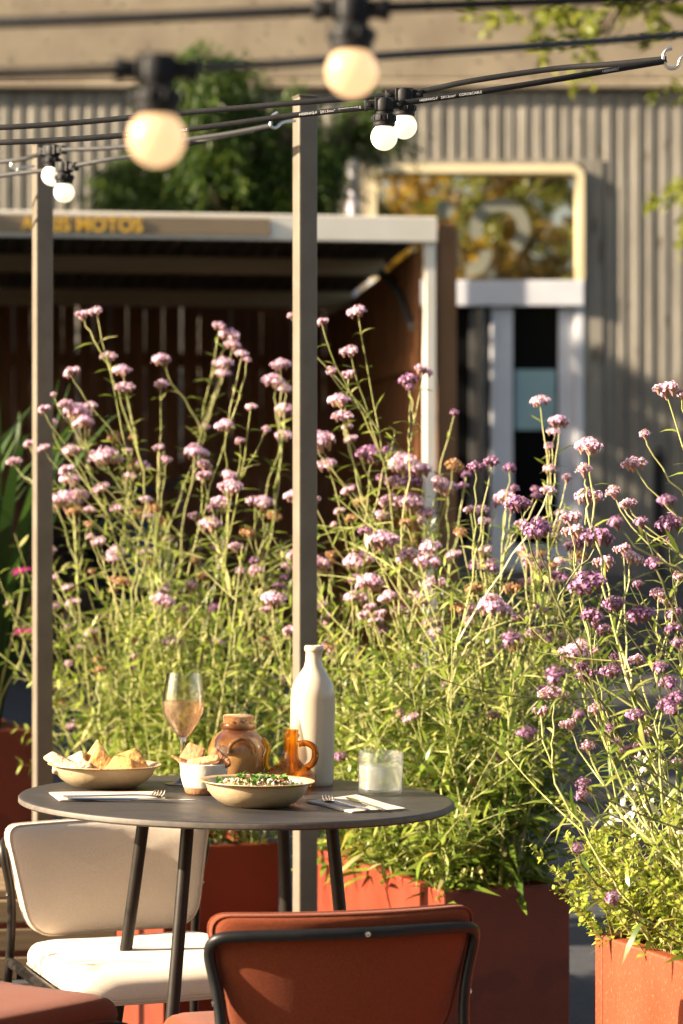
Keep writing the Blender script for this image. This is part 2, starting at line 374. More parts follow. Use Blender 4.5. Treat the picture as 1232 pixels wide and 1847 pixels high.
# ------------------------------------------------------------------ setting: ground
GZ = -.04
def gz(y):
    for (a, za), (b, zb) in zip(((-1e9,GZ),(8.6,GZ),(13,.38),(18,.40),(20,.80),(1e9,.80)), ((8.6,GZ),(13,.38),(18,.40),(20,.80),(1e9,.80),(2e9,.8))):
        if a <= y <= b:
            return za if a < -1e8 or b > 1e8 else za+(zb-za)*(y-a)/(b-a)
    return GZ
mb = MB()
ys = [-120, -40, -10, 0, 4, 8.6, 9.5, 10.5, 11.5, 13, 15, 18, 19, 20, 22, 40, 120]; xs = [-120, -30, -8, -3, 0, 3, 8, 30, 120]
vv = [Vector((x, y, gz(y))) for y in ys for x in xs]; nx = len(xs)
mb.add(vv, [(j*nx+i, j*nx+i+1, (j+1)*nx+i+1, (j+1)*nx+i) for j in range(len(ys)-1) for i in range(nx-1)], 0, False)
tag(mb.build('ground', M['asphalt']), kind='structure')
mb = MB(); mb.box(-6, -3, GZ-.1, 3, 5.0, GZ+.004)
tag(mb.build('terrace_floor', M['deck']), kind='structure')

# ------------------------------------------------------------------ concrete building
WY = 21.0
bld = empty('concrete_building', (0, WY, .8))
tag(bld, 'ribbed concrete building facade with glazed entrance behind the shelter', 'building')
BO = Vector((0, WY, .8))
def ribs(mb, x0, x1, z0, z1):
    x = x0; per = .112
    prof = []
    while x < x1-1e-6:
        for dx, dy in ((0, 0), (.018, 0), (.032, -.0085), (.080, -.0085), (.098, 0)):
            xx = x+dx
            if xx <= x1: prof.append((xx, WY+dy+rnd.uniform(-.003, .003)))
        x += per
    prof.append((x1, WY))
    vv = []
    zs = [z0+(z1-z0)*k/4 for k in range(5)]
    for (a, b) in prof:
        for z in zs: vv.append(Vector((a+rnd.uniform(-.002,.002), b, z)))
    ff = [(i*5+k, (i+1)*5+k, (i+1)*5+k+1, i*5+k+1) for i in range(len(prof)-1) for k in range(4)]
    mb.add(vv, ff, 0, False)
OX0, OX1, OZ1 = .205, 1.935, 4.03
mb = MB()
ribs(mb, -9, OX0-.04, .75, 4.62); ribs(mb, OX1+.14, 9, .75, 4.62); ribs(mb, OX0-.04, OX1+.14, OZ1+.04, 4.62)
mb.box(-9, WY+.3, .6, 9, WY+.5, 9)
# reveal margins round the opening
mb.box(OX0-.04, WY-.02, .75, OX0, WY+.3, OZ1); mb.box(OX1, WY-.02, .75, OX1+.14, WY+.3, OZ1); mb.box(OX0-.04, WY-.02, OZ1, OX1+.14, WY+.3, OZ1+.04)
mb.build('ribbed_wall', M['concrete'], bld, BO)
mb = MB(); mb.box(-9, WY-.05, 4.70, 9, WY+.3, 9); mb.build('upper_wall', M['concrete_plain'], bld, BO, bevel=.02)
mb = MB(); mb.box(-9, WY-.075, 4.62, 9, WY+.3, 4.70); mb.build('string_course', M['concrete_plain'], bld, BO, bevel=.02)
# entrance frame: ring with rounded corners
def rrect(x0, z0, x1, z1, r, n=6):
    out = []
    for (cx_, cz_, a0) in ((x1-r, z1-r, 0), (x0+r, z1-r, 90), (x0+r, z0+r, 180), (x1-r, z0+r, 270)):
        for k in range(n+1):
            a = R(a0+90*k/n); out.append((cx_+r*math.cos(a), cz_+r*math.sin(a)))
    return out
o_ = rrect(OX0+.005, 3.03, OX1-.005, OZ1-.005, .10); i_ = rrect(OX0+.075, 3.10, OX1-.062, OZ1-.070, .05)
mb = MB(); n = len(o_)
ring = [Vector((a, WY-.06, b)) for a, b in o_] + [Vector((a, WY-.06, b)) for a, b in i_] + [Vector((a, WY+.12, b)) for a, b in i_] + [Vector((a, WY+.2, b)) for a, b in o_]
mb.add(ring, [(k, (k+1) % n, n+(k+1) % n, n+k) for k in range(n)] + [(n+k, n+(k+1) % n, 2*n+(k+1) % n, 2*n+k) for k in range(n)] + [(3*n+k, 3*n+(k+1) % n, (k+1) % n, k) for k in range(n)], 0, False)
mb.build('entrance_frame', M['frame_gold'], bld, BO)
mb = MB(); mb.box(OX0+.006, WY-.03, .8, OX0+.088, WY+.2, 3.028); mb.build('door_jamb', M['aluminium'], bld, BO, bevel=.006); mb = MB(); mb.box(OX1-.078, WY-.03, .8, OX1-.006, WY+.2, 3.028); mb.build('door_jamb', M['aluminium'], bld, BO, bevel=.006)
mb = MB(); mb.box(OX0+.008, WY-.066, 2.90, OX1-.008, WY-.034, 3.104); mb.box(OX0+.09, WY-.034, 2.904, OX1-.08, WY+.16, 3.02); mb.build('transom', M['aluminium'], bld, BO, bevel=.008)
tw = MB(); tw.box(OX0+.04, WY+.06, 3.06, OX1-.03, WY+.08, OZ1-.04); two = tw.build('transom_window', M['mirror_glass'], bld, BO)
# frosted marks on the transom glass
def arc_pts(cx_, cz_, r, a0, a1, n=26):
    return [Vector((cx_+r*math.cos(R(a0+(a1-a0)*k/n)), WY+.055, cz_+r*math.sin(R(a0+(a1-a0)*k/n)))) for k in range(n+1)]
mb = MB()
def ribbon(pts, w):
    L, Rr = [], []
    for i, p in enumerate(pts):
        t = (pts[min(i+1, len(pts)-1)]-pts[max(i-1, 0)]).normalized(); nrm = Vector((-t.z, 0, t.x))
        L.append(p+nrm*w/2); Rr.append(p-nrm*w/2)
    m_ = len(pts)
    mb.add(L+Rr, [(k, k+1, m_+k+1, m_+k) for k in range(m_-1)], 0, False)
ribbon(arc_pts(1.265, 3.53, .19, -55, 205), .105)
ribbon(arc_pts(1.02, 3.33, .13, 10, -100), .10)
mb.add([Vector((.83, WY+.055, 3.68))]+arc_pts(.83, 3.68, .075, 0, 360, 20), [(0, k+1, k+2) for k in range(20)], 0, False)
mb.build('lettering', M['vinyl'], two, BO)
dr = MB(); dr.box(OX0+.09, WY+.05, .8, 1.155, WY+.07, 2.9, 0); d1 = dr.build('door', M['door_glass'], bld, BO)
mb = MB()
for a, b in ((OX0+.09, .40), (1.02, 1.155)): mb.box(a, WY+.02, .8, b, WY+.12, 2.9)
mb.box(.40, WY+.02, .8, 1.02, WY+.12, 1.0)
mb.build('door_frame', M['dark_alu'], d1, BO, bevel=.006)
dr = MB(); dr.box(1.19, WY+.05, .8, OX1-.08, WY+.07, 2.9, 0); d2 = dr.build('door', M['door_glass'], bld, BO)
mb = MB(); mb.box(1.19, WY+.0, .8, 1.365, WY+.12, 2.9); mb.box(1.73, WY+.02, .8, OX1-.08, WY+.12, 2.9); mb.box(1.365, WY+.02, .8, 1.73, WY+.12, 1.0)
mb.build('door_frame', M['aluminium'], d2, BO, bevel=.006)
mb = MB(); mb.tube([(1.11, WY-.05, 1.4), (1.11, WY-.05, 2.88)], .03, 10); mb.build('door_handle', M['dark_alu'], d1, BO)
mb = MB(); mb.box(1.385, WY+.035, 1.92, 1.71, WY+.045, 2.40)
tag(mb.build('notice', M['poster'], origin=(1.55, WY+.04, 2.16)), 'pale blue notice taped inside the glass entrance door', 'notice')
mb = MB(); mb.tube([(.085, 20.7, .78), (.085, 20.7, 4.0), (.085, 20.86, 4.12), (.085, 20.97, 4.14)], .048, 14)
for z in (1.6, 3.2): mb.lathe([(.0, -.03), (.056, -.03), (.056, .03), (0, .03)], 14, 0, (.085, 20.7, z))
tag(mb.build('downpipe', M['pipe'], origin=(.085, 20.7, .8)), 'pale lilac downpipe on the concrete wall left of the entrance', 'downpipe')
mb = MB(); mb.lathe([(0,0),(.07,0),(.07,.02),(.045,.025),(.045,.86),(.05,.87),(.05,.93),(.03,.96),(0,.965)], 16, 0, (2.41, 20.0, .80))
tag(mb.build('bollard', M['moto_dark'], origin=(2.41, 20.0, .8)), 'narrow black bollard before the ribbed concrete wall', 'bollard')

# unseen front added behind the camera to block the open sky from the terrace
rs = empty('sky_block_front', (0, -6, GZ)); tag(rs, 'unseen sky blocking front added behind the camera with three dark windows', 'building')
mb = MB(); mb.box(-9, -.2, 0, -5.6, 0, 4.9); mb.box(-5.6, -.2, 0, -5.2, .1, 3.0); mb.box(-1.6, -.2, 0, -1.2, .1, 3.0); mb.box(2.6, -.2, 0, 3.0, .1, 3.0); mb.box(5.6, -.2, 0, 10, 0, 4.9); mb.box(-5.6, -.2, 3.0, 5.6, 0, 4.9)
mb.build('wall', M['concrete_plain'], rs)
for x0, x1 in ((-5.2, -1.6), (-1.2, 2.6), (3.0, 5.6)):
    mb = MB(); mb.box(x0, -.1, 0, x1, -.08, 3.0); mb.build('window', M['door_glass'], rs)

# ------------------------------------------------------------------ motorcycle shelter
YAW = R(8)
sh = empty('motorcycle_shelter', (.5, 14.0, .36), YAW)
tag(sh, 'timber motorcycle shelter with slatted back wall and brown sign on its roof edge', 'shelter')
Z0 = .36
def sbox(name, m, boxes, parent=sh, bevel=0):
    mb = MB()
    for (x0, y0, z0, x1, y1, z1) in boxes: mb.box(x0, y0, z0-Z0, x1, y1, z1-Z0)
    return mb.build(name, m, parent, bevel=bevel)
SX = -6.0
fa = sbox('roof_edge', M['white_paint'], [(SX, -.05, 2.69, 0, 0, 2.825)], bevel=.005)
sp = sbox('sign_panel', M['sign_brown'], [(SX+.1, -.062, 2.712, -.89, -.052, 2.803)], parent=sh)
tm = text_mesh('ABRIS MOTOS', .104, .002, .0022); tm.materials.append(M['sign_yellow'])
tx = inst('lettering', tm, sp, (-2.185, -.066, 2.721-Z0), (R(90), 0, 0), (.955, 1, 1))
sbox('post', M['white_paint'], [(-.062, -.03, .3, -.004, .03, 2.69)], bevel=.004)
sbox('timber_post', M['wood_post'], [(.012, .0, .3, .115, .10, 2.80)], bevel=.006)
sbox('post', M['white_paint'], [(SX, -.03, .3, SX+.06, .03, 2.69)], bevel=.004)
# corrugated roof, falling to the back
mb = MB(); N = 240; vv = []
for i in range(N+1):
    x = SX+.02+(-SX-.04)*i/N
    for (y, z) in ((0.01, 2.775), (3.4, 2.66)):
        vv.append(Vector((x, y, z-Z0+.018*math.sin(i*math.pi*.5))))
mb.add(vv, [(2*i, 2*i+2, 2*i+3, 2*i+1) for i in range(N)], 0, False)
rf = mb.build('roof', M['corrugated'], sh)
sd = rf.modifiers.new('thickness', 'SOLIDIFY'); sd.thickness = .006
for y, zb, zt in ((1.1, 2.615, 2.71), (2.35, 2.525, 2.625)):
    sbox('roof_beam', M['wood_pale'], [(SX+.1, y, zb, -.1, y+.08, zt)], bevel=.004)
mb = MB(); x = SX+.05
while x < -.12:
    w_ = rnd.uniform(.085, .112); mb.box(x, 3.2, .42-Z0, x+w_, 3.225, 2.62-Z0); x += w_+rnd.choice((.003, .004, .004, .005, .006, .016))
for z in (.75, 1.5, 2.2): mb.box(SX, 3.227, z-Z0, -.06, 3.27, z+.09-Z0)
mb.build('slatted_wall', M['wood'], sh)
mb = MB(); y = .08
while y < 3.18:
    mb.box(-.10+rnd.uniform(-.004, .004), y, .42-Z0, -.066, y+.135, 2.66-.03*y-Z0); y += .14
mb.box(-.12, .06, 2.02-Z0, -.1045, 3.18, 2.11-Z0); mb.box(-.12, .06, 1.0-Z0, -.1045, 3.18, 1.09-Z0)
mb.build('plank_wall', M['wood'], sh)
mb = MB(); mb.tube([(-.115, .08, 2.25-Z0), (-.13, .40, 2.45-Z0), (-.14, .95, 2.62-Z0)], .022, 8); mb.build('brace', M['dark_alu'], sh)

# parked scooter in the shelter
mo = empty('motor_scooter', (-1.32, 15.1, .39), R(-62))
tag(mo, 'parked motor scooter with red top box and blue white front in the shelter', 'scooter')
def wheel(x, r=.23):
    mb = MB()
    Mx = Matrix.Rotation(R(90), 4, 'X')
    mb.lathe([(r*.62,-.045),(r*.9,-.05),(r,-.025),(r,.025),(r*.9,.05),(r*.62,.045)], 28, 0, (x,0,r), Mx, closed=True)
    w = mb.build('wheel', M['moto_dark'], mo)
    mb = MB(); mb.lathe([(0,-.03),(r*.6,-.025),(r*.62,0),(r*.6,.025),(0,.03)], 20, 0, (x,0,r), Mx); mb.build('rim', M['chrome'], w)
wheel(-.62); wheel(.66)
mb = MB(); mb.tube(catm([(-.85,0,.62),(-.6,0,.60),(-.3,0,.50),(-.02,0,.30),(.25,0,.27),(.42,0,.42)], 6), [.07]+[.15]*29+[.06], 12); mb.build('body', M['moto_dark'], mo)
mb = MB(); mb.tube(catm([(.62,0,.42),(.56,0,.55),(.50,0,.68),(.45,0,.80)], 6), [.06,.09,.11,.12,.125,.13,.135,.14,.14,.14,.135,.13,.125,.12,.11,.10,.09,.08,.06], 14); mb.build('front_fairing', M['moto_blue'], mo)
mb = MB(); mb.tube(catm([(-.78,0,.76),(-.5,0,.79),(-.2,0,.76),(0,0,.72)], 5), [.05]+[.12]*14+[.05], 12); mb.build('seat', M['moto_dark'], mo)
mb = MB(); mb.tube([(.36,-.34,1.06),(.40,-.12,1.0),(.40,.12,1.0),(.36,.34,1.06)], .02, 8); mb.build('handlebar', M['moto_dark'], mo)
mb = MB(); mb.tube([(.66,0,.23),(.58,0,.55)], .035, 8); mb.tube([(-.62,0,.23),(-.45,0,.5)], .04, 8); mb.build('fork', M['chrome'], mo)
mb = MB(); mb.box(-1.0,-.19,.84,-.66,.19,1.12); mb.build('top_box', M['moto_red'], mo, bevel=.05)

# ------------------------------------------------------------------ trees
def leaf_quad(mb, p, d, nrm, L, W, m=0, droop=.2):
    d = d.normalized(); sd_ = d.cross(nrm)
    if sd_.length < 1e-4: sd_ = d.orthogonal()
    sd_.normalize(); dn = sd_.cross(d)
    a = p; b = p+d*L*.45+dn*(L*droop*.25); c = p+d*L-dn*(L*droop)
    mb.add([a-sd_*W*.15, a+sd_*W*.15, b+sd_*W*.5, c, b-sd_*W*.5], [(0, 1, 2, 4), (4, 2, 3)], m, True)

def rdir(r):
    while True:
        v = Vector((r.uniform(-1, 1), r.uniform(-1, 1), r.uniform(-1, 1)))
        if .05 < v.length < 1: return v.normalized()

def tree(name, label, base, trunk_r, blobs, leafm, nleaf, L, W, r, weep=0.0, group=None, fork=None):
    t = empty(name, base); tag(t, label, 'tree', group)
    B = Vector(base); mb = MB()
    top = max(blobs, key=lambda b: b[0][2])
    cen = sum((Vector(b[0]) for b in blobs), Vector())/len(blobs)
    fork = Vector(fork) if fork else Vector((base[0]*.6+cen.x*.4, base[1]*.6+cen.y*.4, base[2]+(cen.z-base[2])*.55))
    tr = bez(B, B+Vector((0, 0, (fork.z-B.z)*.5)), fork-Vector((0, 0, .2)), fork, 8)
    mb.tube(tr, [trunk_r*(1-.45*k/8) for k in range(9)], 10)
    for (c, rx, rz_) in blobs:
        c = Vector(c)
        br = bez(fork, fork+Vector((0, 0, .3)), c-Vector((0, 0, rz_)), c, 8)
        mb.tube(br, [max(.008, trunk_r*.42*(1-.85*k/8)) for k in range(9)], 6)
        for _ in range(7):
            e = c+Vector((r.uniform(-1, 1)*rx, r.uniform(-1, 1)*rx, r.uniform(-.8, .8)*rz_))*.85
            mb.tube(bez(br[5], br[5].lerp(e, .3)+Vector((0, 0, .1)), br[5].lerp(e, .7)+Vector((0, 0, .08)), e, 5), [max(.004, trunk_r*.12*(1-.7*k/5)) for k in range(6)], 4)
    mb.build('trunk', M['bark'], t, B)
    mb = MB(); tot = sum(b[1]**2*b[2] for b in blobs)**1.0
    for (c, rx, rz_) in blobs:
        c = Vector(c); nb = int(nleaf*rx*rx*rz_/tot); nc = max(6, nb//26)
        for _ in range(nc):
            u = rdir(r); q = r.uniform(.45, 1.0)
            cc = c+Vector((u.x*rx*q, u.y*rx*q, u.z*rz_*q)); out = Vector((u.x, u.y, u.z*.5+.1-weep)).normalized()
            sc = r.uniform(.6, 1.3)
            for k in range(26):
                dd = (out+rdir(r)*.75 - Vector((0, 0, weep*.6))).normalized()
                pp = cc + out*(k/26-.3)*L*3.5*sc + rdir(r)*L*.55 - Vector((0, 0, weep*(k/26)**2*L*2))
                leaf_quad(mb, pp, dd, rdir(r), L*r.uniform(.7, 1.2), W*r.uniform(.7, 1.2), 0, .15)
    mb.build('crown', leafm, t, B)
    return t
r = random.Random(11)
def TB(px, py, d, rpx, rzpx): return (tuple(P(px, py, d)), rpx/FPX*d, rzpx/FPX*d)
fb = []
for (px, py, rx, ry, n_) in ((405,165,70,60,8), (430,250,110,60,9), (320,320,90,45,7), (240,345,40,30,4), (540,245,60,65,7), (640,205,45,22,3), (460,345,120,45,9), (390,400,130,30,6)):
    for _ in range(n_): fb.append(TB(px+r.uniform(-1,1)*rx, py+r.uniform(-1,1)*ry, 18.1+r.uniform(-.5,.5), r.uniform(26,52), r.uniform(20,40)))
tree('feathery_tree', 'dark green feathery tree rising behind the shelter roof', (-.75, 18.2, .4), .09, fb, M['tree_leaf'], 46000, .095, .011, r, weep=.75)
tree('street_tree', 'light green tree reaching in at the upper right corner', (3.3, 16.2, .4), .10,
     [TB(1120,-35,16,200,75), TB(960,25,16,70,34), TB(1060,75,16,60,24), TB(1160,20,16,70,34), TB(1250,345,16.2,42,36), TB(1390,240,16.3,150,170), TB(1330,20,16.2,150,120)],
     M['tree_light'], 1500, .085, .04, r, weep=.2, fork=(3.1, 16.2, 5.7))
tree('golden_tree', 'golden leaved tree standing behind the camera and mirrored in the window', (2.6, -13.0, GZ), .22,
     [((2.4,-12.8,6.6),2.3,1.5), ((4.4,-13,7.4),1.7,1.2), ((.7,-13.2,7.2),1.5,1.2), ((3.0,-13,8.6),1.7,1.0), ((2.6,-12,5.2),1.6,.8)],
     M['tree_yellow'], 9000, .24, .15, r, weep=.2)
tree('golden_tree', 'golden leaved tree behind the camera beside the mirrored one', (-3.4, -15.0, GZ), .22,
     [((-3.4,-15,5.6),2.4,1.6), ((-1.6,-15.5,7.0),1.6,1.2), ((-4.6,-15,7.2),1.7,1.2)], M['tree_yellow'], 5000, .24, .15, r, weep=.2)

# unseen street trees at left, placed and sized to shade road and facade foot
for (y, hs) in ((9.2, (1.4, 2.6, 3.4)), (11.3, (1.2, 2.3, 3.1)), (13.3, (1.1, 2.2, 3.0)), (16.6, (1.6, 3.2, 4.7)), (18.3, (1.5, 3.1, 4.6))):
    tree('street_tree', 'unseen leafy street tree shading the road from beyond the left edge', (-7.0+r.uniform(-.3,.3), y, gz(y)), .13,
         [((-7.0+r.uniform(-.3,.3), y+r.uniform(-.2,.2), gz(y)+h), 1.25, 1.05) for h in hs], M['tree_leaf'], 2600, .34, .20, r, weep=.2, group='unseen shade trees beyond the left edge')

# ------------------------------------------------------------------ planters
U = Vector((-.356, .934, 0)).normalized(); V_ = Vector((.934, .356, 0)).normalized()
YP = math.atan2(V_.y, V_.x)
def planter(corner, W, L, top, label, m, soil=.035):
    """corner = near left corner; W along V_, L along U"""
    h = top-GZ; o = empty('planter', (corner[0], corner[1], GZ), YP); tag(o, label, 'planter')
    mb = MB(); t = .028
    mb.box(0, 0, 0, W, t, h); mb.box(0, L-t, 0, W, L, h); mb.box(0, t, 0, t, L-t, h); mb.box(W-t, t, 0, W, L-t, h); mb.box(t, t, 0, W-t, L-t, .03)
    mb.build('box', m, o, bevel=.004)
    mb = MB(); n1, n2 = 10, 20
    vv = [Vector((t+(W-2*t)*i/n1, t+(L-2*t)*j/n2, h-soil+rnd.uniform(-.01, .012))) for j in range(n2+1) for i in range(n1+1)]
    mb.add(vv, [(j*(n1+1)+i, j*(n1+1)+i+1, (j+1)*(n1+1)+i+1, (j+1)*(n1+1)+i) for j in range(n2) for i in range(n1)])
    mb.build('soil', M['soil'], o)
    return dict(c=Vector((corner[0], corner[1], 0)), W=W, L=L, top=top-soil)
PL = {}
PL['c'] = planter((.219, 5.65), .30, .78, .45, 'red box planter of verbena standing right behind the round table', M['planter'])
PL['l'] = planter((-.433, 6.38), .30, .80, .45, 'red box planter in shade behind the cream chair', M['planter'])
pr_near = Vector((.429, 4.47, 0))-U*.95
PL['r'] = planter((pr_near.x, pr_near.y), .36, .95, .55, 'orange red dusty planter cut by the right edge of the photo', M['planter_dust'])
pf = Vector((-.88, 7.6, 0))-V_*.6
PL['f'] = planter((pf.x, pf.y), .6, .8, .638, 'tall dark red planter of sword leaves at the far left', M['planter'])

PL['x'] = planter((-1.72, 4.50), .30, .62, .45, 'unseen red box planter of leafy plants added to shade the cream seat', M['planter'])  # unseen planter added so its plants shade the cream seat

# ------------------------------------------------------------------ verbenas
def head_mesh(seed, nsub, fl, cal, dens=1.0):
    r = random.Random(seed); mb = MB()
    subs = [(Vector((0, 0, 0)), .30 if nsub > 1 else .46)]
    for k in range(nsub-1):
        a = 2*math.pi*k/(nsub-1)+r.uniform(-.4, .4); q = r.uniform(.24, .34)
        subs.append((Vector((math.cos(a)*q, math.sin(a)*q, r.uniform(-.12, .02))), r.uniform(.17, .26)))
    for c, R_ in subs:
        # bract cone below
        mb.lathe([(.02, -R_*1.15), (R_*.45, -R_*.35), (R_*.66, .02), (R_*.45, R_*.42), (0, R_*.58)], 8, 1, c)
        nf = int(62*(R_/.46)**1.5*dens)
        for k in range(nf):
            z = 1-1.25*(k+.5)/nf; a = k*2.39996+r.uniform(-.25, .25); s = math.sqrt(max(0, 1-z*z))
            d = Vector((s*math.cos(a), s*math.sin(a), z*.85)).normalized()
            rr = R_*r.uniform(.82, 1.08); p0 = c+d*R_*.5; p1 = c+d*rr
            q = d.orthogonal().normalized(); q2 = d.cross(q)
            w = .028
            mb.add([p0+q*w*.5, p0-q*w*.25+q2*w*.4, p0-q*w*.25-q2*w*.4, p1+q*w, p1-q*w*.5+q2*w*.8, p1-q*w*.5-q2*w*.8], [(0,1,4,3),(1,2,5,4),(2,0,3,5)], 1)
            if r.random() < .88:
                fr = r.uniform(.066, .098); n = (d+rdir(r)*.35).normalized(); q = n.orthogonal().normalized(); q2 = n.cross(q)
                a0 = r.uniform(0, 6.28); vs2 = [p1+n*.02]
                for j in range(10):
                    ra = fr if j % 2 == 0 else fr*.55
                    aa = a0+j*math.pi/5; vs2.append(p1+n*(.028 if j % 2 == 0 else .03)+(q*math.cos(aa)+q2*math.sin(aa))*ra)
                mb.add(vs2, [(0, j+1, (j+1) % 10+1) for j in range(10)], 0)
    me_o = mb.build('flower_head', [M[fl], M[cal]])
    me = me_o.data; bpy.data.objects.remove(me_o); return me
HEADS = {0: [[head_mesh(s, n, 'fl', 'calyx') for s in (1+n, 20+n)] for n in (1, 4, 6)],
         1: [[head_mesh(s, n, 'fl_dark', 'calyx_dark', .85) for s in (41+n, 60+n)] for n in (1, 4, 6)],
         2: [[head_mesh(s, n, 'fl_old', 'calyx_old', .8) for s in (81+n, 90+n)] for n in (1, 4, 6)]}

def leaf3(mb, p, d, L, W, r, m=0, droop=.25):
    """lance shaped leaf in three folds along d, arching over"""
    d = d.normalized(); nrm = (Vector((0, 0, 1))+rdir(r)*.6); sd_ = d.cross(nrm)
    if sd_.length < 1e-4: sd_ = d.orthogonal()
    sd_.normalize(); up = sd_.cross(d)
    c1 = p+d*L*.30+up*L*.03; c2 = p+d*L*.65-up*L*droop*.3; c3 = p+d*L*.98-up*L*droop
    mb.add([p-sd_*W*.12, p+sd_*W*.12, c1-sd_*W*.45, c1+sd_*W*.45, c2-sd_*W*.42, c2+sd_*W*.42, c3],
           [(0,1,3,2),(2,3,5,4),(4,5,6)], m, True)

def spray(ms, ml, p0, d0, L, r, rad, leafL, leafW, nodes, curl=.5, lm=0):
    """a side shoot with opposite leaves"""
    d0 = d0.normalized(); bend = rdir(r)*curl*.3+Vector((0, 0, -.25*curl if r.random() < .35 else .35*curl))
    p3 = p0+d0*L+bend*L*.6
    pts = bez(p0, p0+d0*L*.35, p0+d0*L*.7+bend*L*.2, p3, 6)
    ms.tube(pts, [rad*(1-.5*k/6) for k in range(7)], 4, caps=False)
    for k in range(nodes):
        t = (k+.6)/nodes*6; i = min(int(t), 5); p = pts[i].lerp(pts[i+1], t-i); tg = (pts[i+1]-pts[i]).normalized()
        q = tg.orthogonal().normalized(); q = Matrix.Rotation(r.uniform(0, 3.14), 3, tg) @ q
        s = (1-.5*k/nodes)
        for sg in (1, -1):
            leaf3(ml, p, q*sg+tg*.75, leafL*s*r.uniform(.6, 1.2), leafW*r.uniform(.7, 1.2), r, lm, r.uniform(-.1, .5))
    return pts

def verbena(root, heads, r, label, group, lm, sm, shoots=3, low=20, nodes=5, sway=.085, smin=.10):
    """root, heads: [(pos, dia, tone)]"""
    sway *= r.uniform(.6, 2.2)
    t = empty('verbena_plant', root); tag(t, label, 'flower plant', group)
    ms, ml = MB(), MB()
    top = max(heads, key=lambda h: h[0].z+.15*r.random()); tip = top[0]
    H = (tip-root).length
    sw = Vector((r.uniform(-1, 1), r.uniform(-1, 1), 0))*sway
    vert = Vector((0, 0, (tip.z-root.z)))
    main = bez(root, root+vert*.38+(tip-root)*.06+sw, root.lerp(tip, .68)+sw*.8-Vector((0,0,.02)), tip, 18)
    kinks = [Vector((r.uniform(-1,1), r.uniform(-1,1), 0))*.006 for _ in main]
    main = [p+(kinks[k] if 2 < k < 17 else Vector()) for k, p in enumerate(main)]
    ms.tube(main, [.0027-.0014*k/18 for k in range(19)], 5, caps=False)
    NM = 18
    def at(t_):
        t_ *= NM; i = min(int(t_), NM-1); return main[i].lerp(main[i+1], t_-i), (main[i+1]-main[i]).normalized()
    ends = [(top, main[-1]-main[-3])]
    for h in heads:
        if h is top: continue
        lat = min((Vector((h[0].x-p.x, h[0].y-p.y, 0)).length for p in main))
        zt = h[0].z-r.uniform(.06, .22)-lat*r.uniform(.5, 1.1); bi = 3
        for k in range(3, NM):
            if main[k].z <= zt: bi = k
        st = main[bi]; tg = (main[bi+1]-main[bi-1]).normalized(); D = (h[0]-st).length; o_ = (h[0]-st).normalized()
        pts = bez(st, st+(o_*.75+tg*.35)*D*.30, h[0]-(Vector((0, 0, 1))*.55+o_*.5)*D*.26, h[0], 9)
        pts = [p+(Vector((r.uniform(-1,1), r.uniform(-1,1), r.uniform(-1,1)))*.0035 if 0 < k < 9 else Vector()) for k, p in enumerate(pts)]
        ms.tube(pts, [.0019-.0008*k/9 for k in range(10)], 5, caps=False)
        ends.append((h, pts[-1]-pts[-3]))
        for bp_ in ([st] if D < .12 else [st, pts[4]] if D < .25 else [st, pts[3], pts[6]]):
            q = Matrix.Rotation(r.uniform(0, 6.28), 3, 'Z') @ Vector((1, 0, .3))
            for sg in (1, -1):
                leaf3(ml, bp_, q*sg+Vector((0,0,.5)), r.uniform(.025, .065), r.uniform(.004, .008), r, 0, r.uniform(.1,.6))
    # opposite leaves up the stem
    n = max(3, int(H/.075))
    for k in range(n):
        tt = (k+r.uniform(.1, .9))/n
        p, tg = at(tt*.97); f = 1-tt
        q = Matrix.Rotation(r.uniform(0, 6.28), 3, tg) @ tg.orthogonal().normalized()
        for sg in (1, -1):
            leaf3(ml, p, q*sg+tg*r.uniform(.2, .9), (.035+.075*f)*r.uniform(.7, 1.2), (.005+.012*f*f)*r.uniform(.8, 1.2), r, 0, r.uniform(0, .6))
    for k in range(shoots):
        tt = r.uniform(smin, .72); p, tg = at(tt)
        q = Matrix.Rotation(r.uniform(0, 6.28), 3, 'Z') @ Vector((1, 0, 0))
        spray(ms, ml, p, q+Vector((0, 0, r.uniform(-.1, 1.2))), r.uniform(.12, .42)*(1.15-tt*.6), r, .0015, .065*(1.2-tt*.7), .0085*(1.4-tt*.8), nodes)
    for k in range(low):                                       # leafy base
        p, tg = at(r.uniform(0, .33))
        q = Matrix.Rotation(r.uniform(0, 6.28), 3, 'Z') @ Vector((1, 0, 0))
        leaf3(ml, p+q*r.uniform(0, .06), q+Vector((0, 0, r.uniform(-.2, .9))), r.uniform(.06, .12), r.uniform(.010, .022), r, 1, r.uniform(.1, .7))
    ms.build('stem', sm, t, root)
    ml.build('leaves', lm, t, root)
    for (pos, dia, tone), ax in ends:
        ax = ax.normalized()*.55+Vector((0, 0, .7))+rdir(r)*.12
        size = 0 if dia < .027 else (1 if dia < .045 else 2)
        me = r.choice(HEADS[tone][size])
        e = ax.to_track_quat('Z', 'X').to_euler()
        inst('flower_head', me, t, pos-root, e, (dia*1.05, dia*1.05, dia*1.02))
    return t

